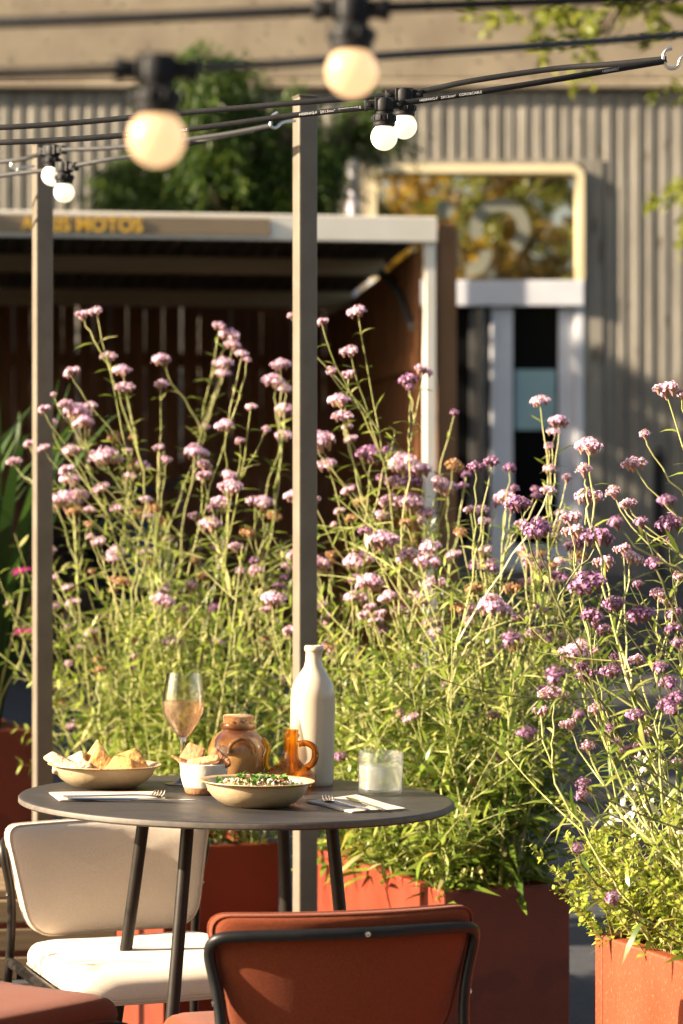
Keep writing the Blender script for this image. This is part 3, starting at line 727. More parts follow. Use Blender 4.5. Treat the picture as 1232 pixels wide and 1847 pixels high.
# flower heads read off the photograph: pixel x, y, width, tone; planter gives the distance
HL = [(148,568,26,0),(174,560,26,0),(196,642,25,0),(127,671,30,0),(221,668,32,0),(225,698,30,0),(292,648,32,0),(290,692,25,0),(97,712,11,0),(78,738,24,0),
 (118,728,24,0),(88,763,32,0),(142,742,46,0),(165,730,22,0),(152,760,36,0),(52,800,22,0),(25,832,24,0),(78,808,22,0),(130,812,32,0),(118,848,30,0),
 (128,865,36,0),(118,903,58,0),(190,822,50,0),(212,828,24,0),(230,813,18,0),(235,858,22,0),(183,880,28,0),(244,835,30,2),(287,806,20,0),(301,829,22,0),
 (240,790,20,2),(208,788,30,2),(258,840,28,0),(397,588,23,0),(414,604,36,0),(421,621,30,0),(402,655,34,0),(403,672,24,0),(437,637,22,0),(446,650,14,0),(372,770,18,0),
 (405,766,34,0),(432,795,20,0),(352,813,42,0),(368,838,28,0),(366,858,30,0),(414,858,30,0),(416,878,42,0),(400,905,34,0),(506,658,34,0),(495,686,40,0),(515,700,26,0),
 (453,733,20,0),(515,740,40,0),(480,775,16,0),(512,785,30,0),(380,945,42,0),(348,930,20,0),(383,915,24,1),(290,940,30,2),(302,975,20,0),(210,995,38,0),
 (85,992,26,0),(80,1010,18,0),(295,1082,42,0),(346,1055,24,0),(310,1158,36,0),(388,1097,30,1),(237,1155,28,2),(130,1087,26,0),(225,1050,28,2),(205,1065,18,2),
 (175,1188,20,2),(180,1208,22,2),(330,1100,16,0),(447,960,28,2),(425,985,24,0),(460,1010,20,1),(18,1088,13,0),(340,1135,18,2),(270,1010,26,2),(475,905,34,0),(495,930,30,2),(160,945,20,2),(350,1010,22,2),(440,1075,18,1),(265,900,22,0)]
HC = [(525,570,14,0),(580,580,22,0),(645,560,34,0),(631,632,32,0),(628,676,26,0),(612,722,38,0),(618,750,32,0),(548,768,26,0),(575,797,62,0),(590,838,36,0),
 (632,792,24,0),(598,670,20,0),(764,668,32,0),(738,684,36,1),(740,700,18,1),(820,745,16,1),(668,818,52,1),(700,812,26,1),(722,832,52,0),(757,846,44,0),(712,870,36,0),
 (742,868,40,1),(705,905,44,0),(742,905,46,0),(770,925,34,0),(806,880,40,0),(790,868,30,0),(820,838,38,2),(690,975,56,0),(645,1008,52,0),(735,1000,44,0),(668,1050,50,0),(640,1078,40,0),
 (775,985,36,0),(770,1010,46,0),(783,1052,38,0),(725,1100,28,0),(785,1142,38,0),(572,1018,48,0),(530,895,34,0),(528,1002,30,0),(490,1080,42,0),(478,1100,22,0),(522,1138,32,0),
 (700,1210,30,0),(744,1210,38,0),(590,1165,30,1),(740,1245,28,0),(817,1240,46,0),(740,1295,28,0),(612,1365,28,1),(857,842,30,1),(888,832,32,1),(920,843,26,1),(974,722,32,0),
 (1008,760,36,0),(1000,778,24,0),(990,806,18,0),(993,845,28,0),(1023,863,20,0),(915,900,42,0),(873,940,24,0),(877,990,26,0),(890,1090,60,0),(850,1100,42,0),(965,1018,42,0),
 (970,1048,40,0),(1000,1045,30,0),(938,1115,34,1),(897,1365,30,1),(870,1325,22,0),(840,1352,22,0),(890,1290,26,0),(930,1285,28,1),(625,770,20,0),(650,905,30,2),(625,885,24,0),
 (690,930,30,0),(660,955,26,1),(830,960,30,2),(818,1000,26,0),(760,1085,30,0),(655,1110,26,0),(700,1075,34,0),(565,900,22,0),(600,1000,24,2),(555,1090,22,0),(845,1180,22,0),(690,1135,22,1),
 (970,1550,24,0),(770,1390,18,0),(605,1410,18,0),(785,1470,20,0),(960,1140,26,0),(1012,1010,22,0)]
HR = [(1062,805,50,0),(1053,848,28,0),(1060,895,48,0),(1142,836,40,0),(1106,888,28,0),(1123,912,15,0),(1163,784,20,0),(1200,703,46,0),(1230,712,22,0),(1035,960,42,0),(1028,935,40,0),
 (1090,1015,40,0),(1140,1005,38,0),(935,908,48,1),(966,955,54,1),(1080,968,60,1),(1111,943,28,1),(1157,943,26,1),(1206,943,50,1),(1178,1013,36,1),(1060,1050,66,1),(1065,1108,44,1),
 (1105,1090,42,1),(1155,1107,52,1),(920,1150,40,1),(1035,1178,54,0),(1000,1215,48,1),(1055,1217,40,1),(1100,1212,40,1),(1205,1230,38,1),(1205,1270,46,1),(1145,1290,36,1),(1100,1312,30,1),
 (950,1322,34,1),(997,1250,44,0),(975,1282,30,0),(1025,1307,32,0),(1137,1355,36,1),(1050,1412,32,1),(1050,1435,26,1),(1075,1280,26,0),(1105,1620,30,1),(1042,1530,22,1),(1222,1160,22,1),(1150,1190,30,0),
 (1190,1070,34,0),(1215,1110,26,1),(1225,1040,24,0)]
er = random.Random(77)
for _ in range(62): HL.append((er.uniform(70, 525), er.uniform(880, 1340), er.uniform(13, 30), er.choice((0,0,0,1,2,2))))
for _ in range(45): HC.append((er.uniform(830, 1060), er.uniform(850, 1200), er.uniform(14, 36), er.choice((0,0,1,1,2))))
for _ in range(70): HC.append((er.uniform(545, 1020), er.uniform(860, 1420), er.uniform(13, 34), er.choice((0,0,0,1,2,2))))
for _ in range(26): HR.append((er.uniform(1040, 1232), er.uniform(900, 1380), er.uniform(14, 34), er.choice((0,1))))
def in_planter(k, a, c):
    q = PL[k]; return q['c']+V_*(q['W']*a)+U*(q['L']*c)+Vector((0, 0, q['top']))
def pxof(p): return CX+p.x/p.y*FPX
def plant_all(heads, k, label, group, lm, sm, seed, dj, lean, maxn=3, **kw):
    r = random.Random(seed); left = list(heads); r.shuffle(left)
    while left:
        h = left.pop(0); cl = [h]
        near = sorted(left, key=lambda o: abs(o[0]-h[0])+.7*abs(o[1]-h[1]))
        want = r.choice((3, 4, 5, 6, maxn+4))
        for o in near:
            if len(cl) >= want: break
            if abs(o[0]-h[0]) < 135 and abs(o[1]-h[1]) < 290: cl.append(o); left.remove(o)
        mx = sum(o[0] for o in cl)/len(cl); mtone = max(o[3] for o in cl)
        best = None
        for _ in range(14):
            a, c = r.uniform(.08, .92), r.uniform(.05, .95)
            p = in_planter(k, a, c); cost = abs(pxof(p)-mx-lean*r.uniform(-.6, 1.2))+r.uniform(0, 330)
            if best is None or cost < best[0]: best = (cost, p)
        root = best[1]
        d0 = root.y+dj+r.uniform(-.07, .07)
        hs = []
        for o in cl:
            d = d0+r.uniform(-.035, .035); hs.append((P(o[0], o[1], d), o[2]/FPX*d*1.04, o[3]))
        verbena(root, hs, r, label, group, lm, sm, **kw)
plant_all(HL, 'l', 'soft focus pink verbena plant in the red planter behind the cream chair', 'verbenas in the shaded left planter', [M['leaf_far'], M['leaf_far']], M['stem'], 3, -.05, 60, shoots=3, low=8)
plant_all(HC, 'c', 'tall lilac verbena plant in the red planter right behind the table', 'verbenas in the middle planter', [M['leaf'], M['leaf_low']], M['stem'], 4, -.05, 0, shoots=5, low=26, nodes=6)
plant_all([h for h in HR if h[3] == 0], 'r', 'pale stemmed pink verbena plant in the dusty planter at the right edge', 'pink verbenas in the right planter', [M['leaf'], M['leaf_low']], M['stem'], 5, .05, 120, shoots=2, low=0, smin=.4)
plant_all([h for h in HR if h[3] == 1], 'r', 'purple verbena plant with shade painted stems leaning in from the dusty right planter', 'purple verbenas in the right planter', [M['leaf_low'], M['leaf_low']], M['stem_shaded'], 6, -.12, 150, shoots=1, low=0, maxn=4, smin=.45)

# leafy flowerless shoots that thicken the middle and left planters
def leafy(k, n, label, group, hmin, hmax, seed, lm, nodes=7):
    r = random.Random(seed)
    for _ in range(n):
        root = in_planter(k, r.uniform(.06, .94), r.uniform(.03, .97))
        t = empty('leafy_plant', root); tag(t, label, 'plant', group); ms, ml = MB(), MB()
        for s in range(r.randint(4, 6)):
            q = Matrix.Rotation(r.uniform(0, 6.28), 3, 'Z') @ Vector((1, 0, 0)); H = r.uniform(hmin, hmax)
            pts = spray(ms, ml, root+q*.01, Vector((q.x*r.uniform(.1,.75), q.y*.5, 1)), H, r, .0018, .075, .011, nodes+int(H*6), curl=.75, lm=0 if r.random() < .6 else 1)
            for i in (2, 3, 4, 5):
                q2 = Matrix.Rotation(r.uniform(0, 6.28), 3, 'Z') @ Vector((1, 0, .6))
                spray(ms, ml, pts[i], q2, r.uniform(.07, .20), r, .0014, .06, .010, 4, lm=0)
        ms.build('stem', M['stem'], t, root); ml.build('leaves', lm, t, root)
leafy('c', 21, 'bushy leafy plant without flowers filling the middle red planter', 'leafy plants in the middle planter', .16, .66, 21, [M['leaf'], M['leaf_low']])
leafy('l', 16, 'leafy plant without flowers in the shaded planter behind the cream chair', 'leafy plants in the left planter', .25, .78, 22, [M['leaf_far'], M['leaf_far']], nodes=5)

leafy('x', 9, 'unseen leafy plant added to shade the cream seat', 'added shade plants beyond the left edge', .28, .60, 24, [M['leaf'], M['leaf_low']])  # unseen plants added to dapple shade over the cream seat

# white flowered sage in the right planter
r = random.Random(31)
spots = [(.10,.97),(.25,.88),(.10,.80),(.40,.95),(.3,.70),(.12,.62),(.55,.80),(.5,.6),(.1,.45),(.3,.4)]
for a, c in spots:
    root = in_planter('r', a, c); t = empty('sage_bush', root); tag(t, 'bright yellow green sage bush with white blooms in the dusty right planter', 'plant', 'sage bushes in the right planter')
    ms, ml, mf = MB(), MB(), MB()
    for s in range(15):
        q = Matrix.Rotation(r.uniform(0, 6.28), 3, 'Z') @ Vector((1, 0, 0)); H = r.uniform(.12, .30)
        pts = spray(ms, ml, root+q*.015, Vector((q.x*.75, q.y*.75, 1)), H, r, .0016, .020, .0085, 12, curl=.4)
        for i in (2, 3, 4, 5, 6):
            q2 = Matrix.Rotation(r.uniform(0, 6.28), 3, 'Z') @ Vector((1, 0, .7)); spray(ms, ml, pts[i], q2, r.uniform(.03, .08), r, .001, .018, .008, 6)
    fl_pos = []
    for s in range(2):
        q = Matrix.Rotation(r.uniform(0, 6.28), 3, 'Z') @ Vector((1, 0, 0)); H = r.uniform(.26, .36)
        pts = bez(root, root+Vector((0,0,H*.4)), root+q*.05+Vector((0,0,H*.8)), root+q*.09+Vector((0,0,H)), 7)
        ms.tube(pts, .0013, 4)
        for i in (5, 6, 7):
            if r.random() < .75: fl_pos.append((pts[i], Matrix.Rotation(r.uniform(0, 6.28), 3, 'Z') @ Vector((1, 0, .2))))
    ms.build('stem', M['sage_stem'], t, root); ml.build('leaves', M['sage'], t, root)
    for p, d in fl_pos:
        mb = MB(); d = d.normalized(); sd_ = d.cross(Vector((0,0,1))).normalized(); up = sd_.cross(d)
        g_ = r.uniform(1.1, 1.6); mb.tube([p, p+d*.008*g_, p+d*.014*g_], [.0015, .003*g_, .0042*g_], 6)
        tip = p+d*.013*g_
        for sg in (-1, 1):
            e = tip+(-up*.010+d*.005+sd_*sg*.007)*g_
            mb.add([tip, tip+(sd_*sg*.005-up*.002)*g_, e+sd_*sg*.003*g_, e-up*.004*g_, tip+(-up*.007+d*.004)*g_], [(0,1,2,3,4)])
        mb.add([tip+sd_*.004*g_, tip-sd_*.004*g_, tip+(-sd_*.003+up*.008+d*.004)*g_, tip+(sd_*.003+up*.008+d*.004)*g_], [(0,1,2,3)])
        mb.build('bloom', M['sage_flower'], t, root)

# sword leaved plant with magenta blooms in the far left planter
r = random.Random(41)
for a, c in ((.3, .2), (.6, .4), (.85, .25), (.9, .6)):
    root = in_planter('f', a, c); t = empty('sword_leaf_plant', root); tag(t, 'dark green sword leaved plant in the tall far left planter', 'plant', 'sword leaved plants in the far left planter')
    ml = MB()
    for k in range(26):
        q = Matrix.Rotation(r.uniform(0, 6.28), 3, 'Z') @ Vector((1, 0, 0)); H = r.uniform(.5, 1.12); w = r.uniform(.014, .024)
        pts = bez(root+q*.02, root+q*.06+Vector((0,0,H*.4)), root+q*(.12+.12*H)+Vector((0,0,H*.85)), root+q*r.uniform(.2,.5)*H+Vector((0,0,H*r.uniform(.8,1.0))), 8)
        sd_ = q.cross(Vector((0,0,1))).normalized(); vv = []
        for i, p in enumerate(pts):
            ww = w*(1-(i/8)**2.2)+.0008; vv += [p-sd_*ww, p+sd_*ww]
        ml.add(vv, [(2*i, 2*i+1, 2*i+3, 2*i+2) for i in range(8)])
    ml.build('leaves', M['blade'], t, root)
for px, py in ((42, 1030), (46, 1140)):
    p = P(px, py, 7.5); root = in_planter('f', .85, .15); t = empty('magenta_flower', root); tag(t, 'magenta flower %s beside the left steel post' % ('above the other one' if py < 1100 else 'below the other one'), 'flower', 'magenta flowers in the far left planter')
    mb = MB(); mb.tube(bez(root, root+Vector((0,0,.2)), p-Vector((0,0,.15)), p, 8), .003, 5); mb.build('stem', M['stem'], t, root)
    mb = MB()
    for k in range(14):
        q = Matrix.Rotation(k*.449, 3, 'Z') @ Vector((1, 0, r.uniform(-.1, .4))); leaf_quad(mb, p, q, Vector((0,0,1)), .042, .018, 0, .3)
    mb.build('flower_head', M['magenta'], t, root)
# bushy low green under the sword leaves
leafy('f', 6, 'low dark leafy plant at the foot of the sword leaves far left', 'leafy plants in the far left planter', .12, .45, 23, [M['leaf_far'], M['leaf_far']], nodes=5)

# ------------------------------------------------------------------ steel posts and festoon lights
def post(x, y, top, label, name='steel_post'):
    o = empty(name, (x, y, GZ), YP); tag(o, label, 'post')
    mb = MB(); w = .0215; mb.box(-w, -w, 0, w, w, top-GZ); mb.build('tube', M['steel_paint'], o, bevel=.0035)
    mb = MB(); mb.box(-.05, -.05, 0, .05, .05, .008); mb.build('base_plate', M['steel_paint'], o)
    mb = MB(); mb.box(-w-.001, -w-.001, top-GZ, w+.001, w+.001, top-GZ+.004); mb.build('cap', M['steel_paint'], o, bevel=.002)
    return o
pc = post(-.079, 5.70, P(550,177,5.7).z, 'grey brown square steel post rising behind the cream bottle')
pl = post(-.737, 6.50, P(77,262,6.5).z, 'grey brown square steel post at the left between the planters')
prt = post(.628, 4.60, 2.14, 'square steel post beyond the right edge holding the cable hook')
pw = post(-2.3, 3.3, 2.4, 'square steel post beyond the left edge carrying the strings')

def hook(name, pts, parent, rad=.0028):
    mb = MB(); mb.tube(catm(pts, 6), rad, 8); return mb.build(name, M['zinc'], parent, parent.location)
def build_local(mb, name, m, parent, rz=0):
    """mesh given in world coordinates under a parent that is turned about Z"""
    Mi = Matrix.Translation(parent.location) @ Matrix.Rotation(parent.rotation_euler.z, 4, 'Z'); Mi.invert()
    mb.v = [Mi @ Vector(v) for v in mb.v]; return mb.build(name, m, parent)
mb = MB(); mb.tube(catm([P(532,218,5.66), P(520,219,5.64), P(508,222,5.62), P(497,231,5.60), P(488,226,5.59), P(491,210,5.60), P(501,203,5.60)], 6), .0032, 8)
build_local(mb, 'hook', M['zinc'], pc)
mb = MB(); mb.tube(catm([P(62,300,6.46), P(48,301,6.44), P(36,303,6.42), P(28,309,6.42), P(20,300,6.42), P(24,290,6.42)], 6), .003, 8)
build_local(mb, 'hook', M['zinc'], pl)
hr_d = 4.60
mb = MB(); mb.tube(catm([P(1250,98,hr_d), P(1238,99,hr_d), P(1228,106,hr_d), P(1222,120,hr_d), P(1208,123,hr_d), P(1198,112,hr_d), P(1197,99,hr_d), P(1203,90,hr_d), P(1212,87,hr_d)], 6), .0034, 8)
build_local(mb, 'hook', M['zinc'], prt)

def lamp(string, p, tdir, bulbm, sc=1.0, tilt=0):
    """holder clamped on the cable at p with a round bulb under it"""
    tx_ = Vector((tdir.x, tdir.y, 0)).normalized(); ry = Vector((0, 0, 1)).cross(tx_)
    Mx = Matrix.Translation(p) @ Matrix((( tx_.x, ry.x, 0), (tx_.y, ry.y, 0), (0, 0, 1))).to_4x4() @ Matrix.Rotation(tilt, 4, 'Y') @ Matrix.Scale(sc, 4)
    mb = MB()
    mb.box(-.016, -.0125, -.010, .016, .0125, .012, 0, Mx); mb.box(-.032, -.009, -.007, .032, .009, .007, 0, Mx)
    for sg in (-1, 1):
        mb.tube([Mx @ Vector((sg*.026, -.011, 0)), Mx @ Vector((sg*.026, .011, 0))], .0042*sc, 8)
        mb.box(sg*.030-.004, -.008, -.009, sg*.030+.004, .008, .009, 0, Mx)
    mb.lathe([(0,.012),(.014,.012),(.0165,.006),(.0165,-.010),(.0150,-.0115),(.0150,-.016),(.0205,-.0175),(.0205,-.028),(.0190,-.0295),(.0190,-.0355),(.0165,-.037),(0,-.037)], 20, 0, (0,0,0), Mx)
    for k in range(10):
        a = k*.628; q = Vector((math.cos(a)*.0216, math.sin(a)*.0216, 0))
        mb.tube([Mx @ (q*.955+Vector((0,0,-.0182))), Mx @ (q*.955+Vector((0,0,-.0272)))], .0016*sc, 5)
    h = mb.build('lamp_holder', M['rubber'], string, string.location, bevel=.0012)
    mb = MB(); rb = .0232; cz = -.037-rb*.78
    prof = [(.0130, -.0355), (.0142, -.0385)]+[(rb*math.sin(R(a)), cz+rb*math.cos(R(a))) for a in range(42, 181, 9)]
    prof[-1] = (0, cz-rb)
    mb.lathe(prof, 28, 0, (0,0,0), Mx); mb.build('bulb', bulbm, h, string.location)
    return h

def string(label, paths, name='festoon_string', flat=(.0026, .0053)):
    base = Vector(paths[0][0]); s = empty(name, base); tag(s, label, 'string lights')
    for pts in paths:
        mb = MB(); mb.tube(catm(pts, 10), .003, 10, 0, flat=flat); mb.build('cable', M['rubber'], s, base)
    return s
# right string: two strands from the hook on the off-frame post, running left
dF, dB = 4.58, 4.64
frontp = [P(1202,110,4.60), P(1100,127,4.58), P(1000,144,4.56), P(850,168,4.55), P(693,190,4.55), P(530,208,4.57), P(300,237,4.60), P(0,257,4.64), P(-500,262,4.72), Vector((-2.3,3.36,1.96))]
backp = [P(1202,106,4.60), P(1100,116,4.63), P(1000,124,4.66), P(850,146,4.68), P(735,168,4.70), P(540,185,4.72), P(300,206,4.76), P(0,230,4.80), P(-500,240,4.85), Vector((-2.26,3.38,2.03))]
s1 = string('thin black double strand light string from the steel hook at right', [frontp, backp])
lamp(s1, P(693,190,4.55), Vector((1,-.02,.1)), M['bulb_far'])
lamp(s1, P(729,170,4.70)+Vector((0,0,-.002)), Vector((1,-.02,.1)), M['bulb_far'], 1.0)
def print_on(s, pts, t0, body):
    pp = catm(pts, 40); i = int(t0*(len(pp)-1)); p = pp[i]; tg = (pp[i+3]-pp[i-3]).normalized()
    if tg.x < 0: tg = -tg
    me = text_mesh(body, .0062); me.materials.append(M['cable_print'])
    up = Vector((0,0,1)); up = (up-tg*up.dot(tg)).normalized(); nrm = tg.cross(up)
    mx = Matrix.Translation(p+nrm*.0030-up*.0022-s.location) @ Matrix((tg, up, nrm)).transposed().to_4x4()
    o = bpy.data.objects.new('lettering', me); col.objects.link(o); o.parent = s; o.matrix_local = mx
for t0 in (.13, .40, .55, .70): print_on(s1, frontp, t0, '◁ H05RNH2-F   2X1.5mm²   CORD&CABLE'.replace('◁ ', ''))
# left string: two strands from the hook on the middle post towards the left post
f2 = [P(492,226,5.60), P(400,243,5.75), P(280,259,5.95), P(185,268,6.10), P(96,272,6.22), P(20,290,6.38), P(-160,300,6.5), P(-500,290,6.7)]
b2 = [P(488,230,5.62), P(400,246,5.8), P(280,275,5.95), P(200,287,6.10), P(118,302,6.2), P(40,312,6.3), P(-160,330,6.5), P(-500,300,6.7)]
s2 = string('thin black light string looped from the middle post hook to the far left', [f2, b2])
lamp(s2, P(94,272,6.22), Vector((-1,.6,0)), M['bulb_far'], 1.06)
lamp(s2, P(116,302,6.2), Vector((-1,.6,0)), M['bulb_far'], 1.06)
# two near strings, out of focus
a1 = [P(-700,58,2.42), P(-300,50,2.40), P(0,41,2.36), P(280,31,2.34), P(618,16,2.33), P(900,6,2.36), P(1232,-8,2.42), P(1700,-40,2.6)]
s3 = string('uppermost thick blurred black cable with one warm bulb near the camera', [a1], flat=(.003, .0052))
lamp(s3, P(634,17,2.33), Vector((1,0,.05)), M['bulb_near'], 1.0)
b1 = [P(-700,136,2.05), P(-300,135,2.08), P(0,133,2.10), P(265,124,2.12), P(480,117,2.3), P(690,101,2.55), P(950,84,2.8), P(1232,62,3.1), P(1700,20,3.6)]
s4 = string('blurred black cable below the top one with a big warm bulb at left', [b1], flat=(.003, .0042))
lamp(s4, P(282,126,2.12), Vector((1,.1,0)), M['bulb_near'], 1.0)

# ------------------------------------------------------------------ table
TAU = R(1.2)
TC = Vector((-.192, 4.85, .74)); TN = Vector((math.sin(TAU), 0, math.cos(TAU))); RT = Matrix.Rotation(TAU, 4, 'Y')
def on_t(px, py, h=0.0):
    o = Vector((0, 0, CAMZ)); d = P(px, py, 1.0)-o
    t = (TC+TN*h-o).dot(TN)/d.dot(TN); return o+d*t
tb = empty('round_table', TC-RT @ Vector((0, 0, .78)), rot=(0, TAU, 0)); tag(tb, 'round dark grey bistro table with thin top and splayed black legs', 'table')
mb = MB(); mb.lathe([(0,.7800),(.392,.7800),(.3975,.7795),(.399,.7780)], 96); mb.lathe([(.399,.7780),(.400,.7765),(.400,.7695)], 96, 1); mb.lathe([(.400,.7695),(.394,.766),(0,.766)], 96, 0)
mb.build('tabletop', [M['table'], M['table_edge']], tb)
for (a, b) in ((-.172,.079), (-.079,-.172), (.172,-.079), (.079,.172)):
    mb = MB(); mb.tube([(a*1.52, b*1.52, .012), (a, b, .766)], .0118, 16); lg = mb.build('leg', M['bronze_metal'], tb)
    mb = MB(); mb.lathe([(0,0),(.012,0),(.0125,.012),(0,.0125)], 12, 0, (a*1.52, b*1.52, 0)); mb.build('foot', M['rubber'], lg)
mb = MB(); mb.lathe([(.14,.752),(.215,.752),(.215,.7655),(.14,.7655)], 40, closed=True); mb.build('underframe', M['bronze_metal'], tb)

def on_table(name, px, py, label, cat, rz=0, group=None):
    o = empty(name, on_t(px, py)); o.rotation_euler = (RT @ Matrix.Rotation(rz, 4, 'Z')).to_euler(); return tag(o, label, cat, group)

def bowl(px, py, rr, rb, h, label, m1, m2):
    o = on_table('bowl', px, py, label, 'bowl')
    mb = MB()
    mb.lathe([(0,.004),(rb*.85,.003),(rb*.9,.0),(rb,.0),(rb*1.10,.004),(rr*.68,h*.19),(rr*.78,h*.38),(rr*.845,h*.58),(rr*.88,h*.77),(rr*.90,h*.885)], 64, 0)
    mb.lathe([(rr*.90,h*.885),(rr*.985,h*.945),(rr,h*.975),(rr*.995,h),(rr*.96,h*1.0),(rr*.90,h*.955)], 64, 1)
    mb.lathe([(rr*.90,h*.955),(rr*.86,h*.86),(rr*.78,h*.58),(rb*1.0,h*.20),(rb*.6,h*.15),(0,h*.14)], 64, 0)
    mb.build('dish', [m1, m2], o); return o
bl = bowl(188, 1419, .1075, .058, .044, 'speckled stoneware bowl filled with golden flatbread wedges', M['stoneware'], M['stoneware_rim'])
bs = bowl(463, 1453, .1035, .055, .046, 'speckled stoneware bowl filled with green herb salad', M['stoneware'], M['stoneware_rim'])

def prism_wedge(mb, pts2, th, Mx, bulge=.002, n=3):
    """thick flatbread piece from a rounded outline, mats 0 faces / 1 edge"""
    pts = fillet([Vector((a, b, 0)) for a, b in (pts2+pts2[:2])], .006, 4)[1:-1]
    c = sum(pts, Vector())/len(pts); m_ = len(pts)
    rings = [(0, th/2+bulge), (.55, th/2+bulge*.7), (.9, th/2+bulge*.2), (.97, th/2-.0005), (1, th*.25), (1, -th*.25), (.97, -th/2+.0005), (.9, -th/2), (.55, -th/2), (0, -th/2)]
    vv = []; idx = []
    for s, hh in rings:
        if s == 0: idx.append([len(vv)]); vv.append(Mx @ (c+Vector((0, 0, hh))))
        else:
            idx.append(list(range(len(vv), len(vv)+m_)))
            for p in pts:
                q = c+(p-c)*s; vv.append(Mx @ (q+Vector((0, 0, hh+.0012*math.sin(q.x*210)*math.cos(q.y*190)))))
    for i in range(len(rings)-1):
        A, B = idx[i], idx[i+1]; mm = 1 if 2 < i < 6 else 0; ff = []
        for k in range(m_):
            k2 = (k+1) % m_
            ff.append((A[0], B[k], B[k2]) if len(A) == 1 else ((A[k2], A[k], B[0]) if len(B) == 1 else (A[k2], A[k], B[k], B[k2])))
        mb.add([], [], 0); n0 = len(mb.v)
        if i == 0: base = n0
        if i == 0: mb.v.extend(vv)
        for f in ff: mb.f.append([base+x for x in f]); mb.m.append(mm); mb.sm.append(True)

def food(name, label, cat, loc, rot, pts2, th, mats, group=None, bulge=.002):
    mb = MB(); prism_wedge(mb, pts2, th, Euler(rot).to_matrix().to_4x4(), bulge)
    o = mb.build(name, mats, origin=None); o.location = loc; return tag(o, label, cat, group)
BB = on_t(188, 1419)
BM = [M['bread'], M['bread_edge']]
tri = [(-.036,-.022),(.036,-.022),(.004,.036)]
def above(px, py, d): return P(px, py, d)
db = BB.y
food('flatbread_wedge', 'tall flatbread wedge standing at the back of the bread bowl', 'bread', P(176,1374,db+.012), (R(78), R(4), R(-14)), [(-0.0486,-0.0333), (0.0512,-0.0256), (-0.0051,0.0435)], .009, BM, 'flatbread wedges in the bowl')
food('flatbread_wedge', 'front flatbread wedge leaning against the tallest one', 'bread', P(182,1378,db-.012), (R(70), R(-3), R(8)), [(-0.0435,-0.0282), (0.0486,-0.0282), (-0.0026,0.0384)], .009, BM, 'flatbread wedges in the bowl')
food('flatbread_wedge', 'long flatbread wedge lying over the right rim of its bowl', 'bread', P(224,1376,db+.004), (R(38), R(-12), R(20)), [(-0.0435,-0.0256), (0.0410,-0.0179), (0.0333,0.0282), (-0.0154,0.0205)], .009, BM, 'flatbread wedges in the bowl')
food('flatbread_wedge', 'small flatbread wedge low in front of the long piece', 'bread', P(216,1382,db-.03), (R(55), R(8), R(-12)), [(-0.0282,-0.0179), (0.0333,-0.0154), (0.0179,0.0205), (-0.0154,0.0179)], .009, BM, 'flatbread wedges in the bowl')
food('flatbread_wedge', 'rightmost short flatbread wedge at the bowl rim', 'bread', P(243,1382,db-.02), (R(48), R(-8), R(30)), [(-0.0256,-0.0154), (0.0282,-0.0128), (0.0154,0.0205), (-0.0179,0.0154)], .009, BM, 'flatbread wedges in the bowl')
CM = [M['crisp'], M['crisp']]
food('seeded_crisp', 'pale seeded crisp jutting over the left bowl rim', 'cracker', P(118,1378,db-.005), (R(30), R(22), R(-18)), [(-0.0435,-0.0115), (0.0384,-0.0154), (0.0435,0.0102), (-0.0384,0.0128)], .008, CM, 'pale crisps in the bread bowl', .004)
food('seeded_crisp', 'pale seeded crisp lying low across the bread bowl', 'cracker', P(128,1385,db-.025), (R(25), R(-4), R(6)), [(-0.0358,-0.0128), (0.0384,-0.0128), (0.0384,0.0128), (-0.0333,0.0141)], .009, CM, 'pale crisps in the bread bowl', .004)
food('seeded_crisp', 'short pale crisp upright beside the tall flatbread', 'cracker', P(136,1376,db+.01), (R(68), R(-28), R(-10)), [(-0.0230,-0.0154), (0.0205,-0.0154), (0.0230,0.0154), (-0.0205,0.0166)], .008, CM, 'pale crisps in the bread bowl', .003)

# salad
SB = on_t(463, 1453); r = random.Random(5)
sa = empty('herb_salad', SB+Vector((0, 0, .0245))); tag(sa, 'grain salad with herbs, white cheese and pink radish heaped in the front bowl', 'salad')
mb = MB()
mb.lathe([(.088,.004),(.075,.011),(.05,.017),(.025,.021),(0,.022)], 40, 0)
mb2 = MB()
def blob(mb, p, rx, ry, rz, m, rr):
    Mx = Matrix.Translation(p) @ Euler((rr.uniform(0,3), rr.uniform(0,3), rr.uniform(0,3))).to_matrix().to_4x4() @ Matrix.Diagonal((rx, ry, rz, 1))
    v = [Mx @ (Vector(q)*rr.uniform(.85, 1.15)) for q in ((1,0,0),(-1,0,0),(0,1,0),(0,-1,0),(0,0,1),(0,0,-1),(.6,.6,.6),(-.6,-.6,.6),(.6,-.6,.6),(-.6,.6,.6))]
    mb.add(v, [(4,6,9),(4,9,7),(4,7,8),(4,8,6),(6,0,2),(6,2,9),(9,2,1),(9,1,7),(7,1,3),(7,3,8),(8,3,0),(8,0,6),(0,5,2),(2,5,1),(1,5,3),(3,5,0)], m, True)
for k in range(520):
    a = r.uniform(0, 6.28); q = math.sqrt(r.random())*.084; z = .021-(q/.084)**2*.017
    c = r.choices((1, 2, 3, 4), (62, 22, 3, 6))[0]; s = {1: .0028, 2: .0040, 3: .0040, 4: .0026}[c]*r.uniform(.6, 1.4)
    blob(mb, Vector((q*math.cos(a), q*math.sin(a), z+r.uniform(-.001, .005))), s*1.2, s, s*.8, c, r)
mb.build('grains', [M['grain'], M['grain'], M['cheese'], M['beet'], M['raisin']], sa)
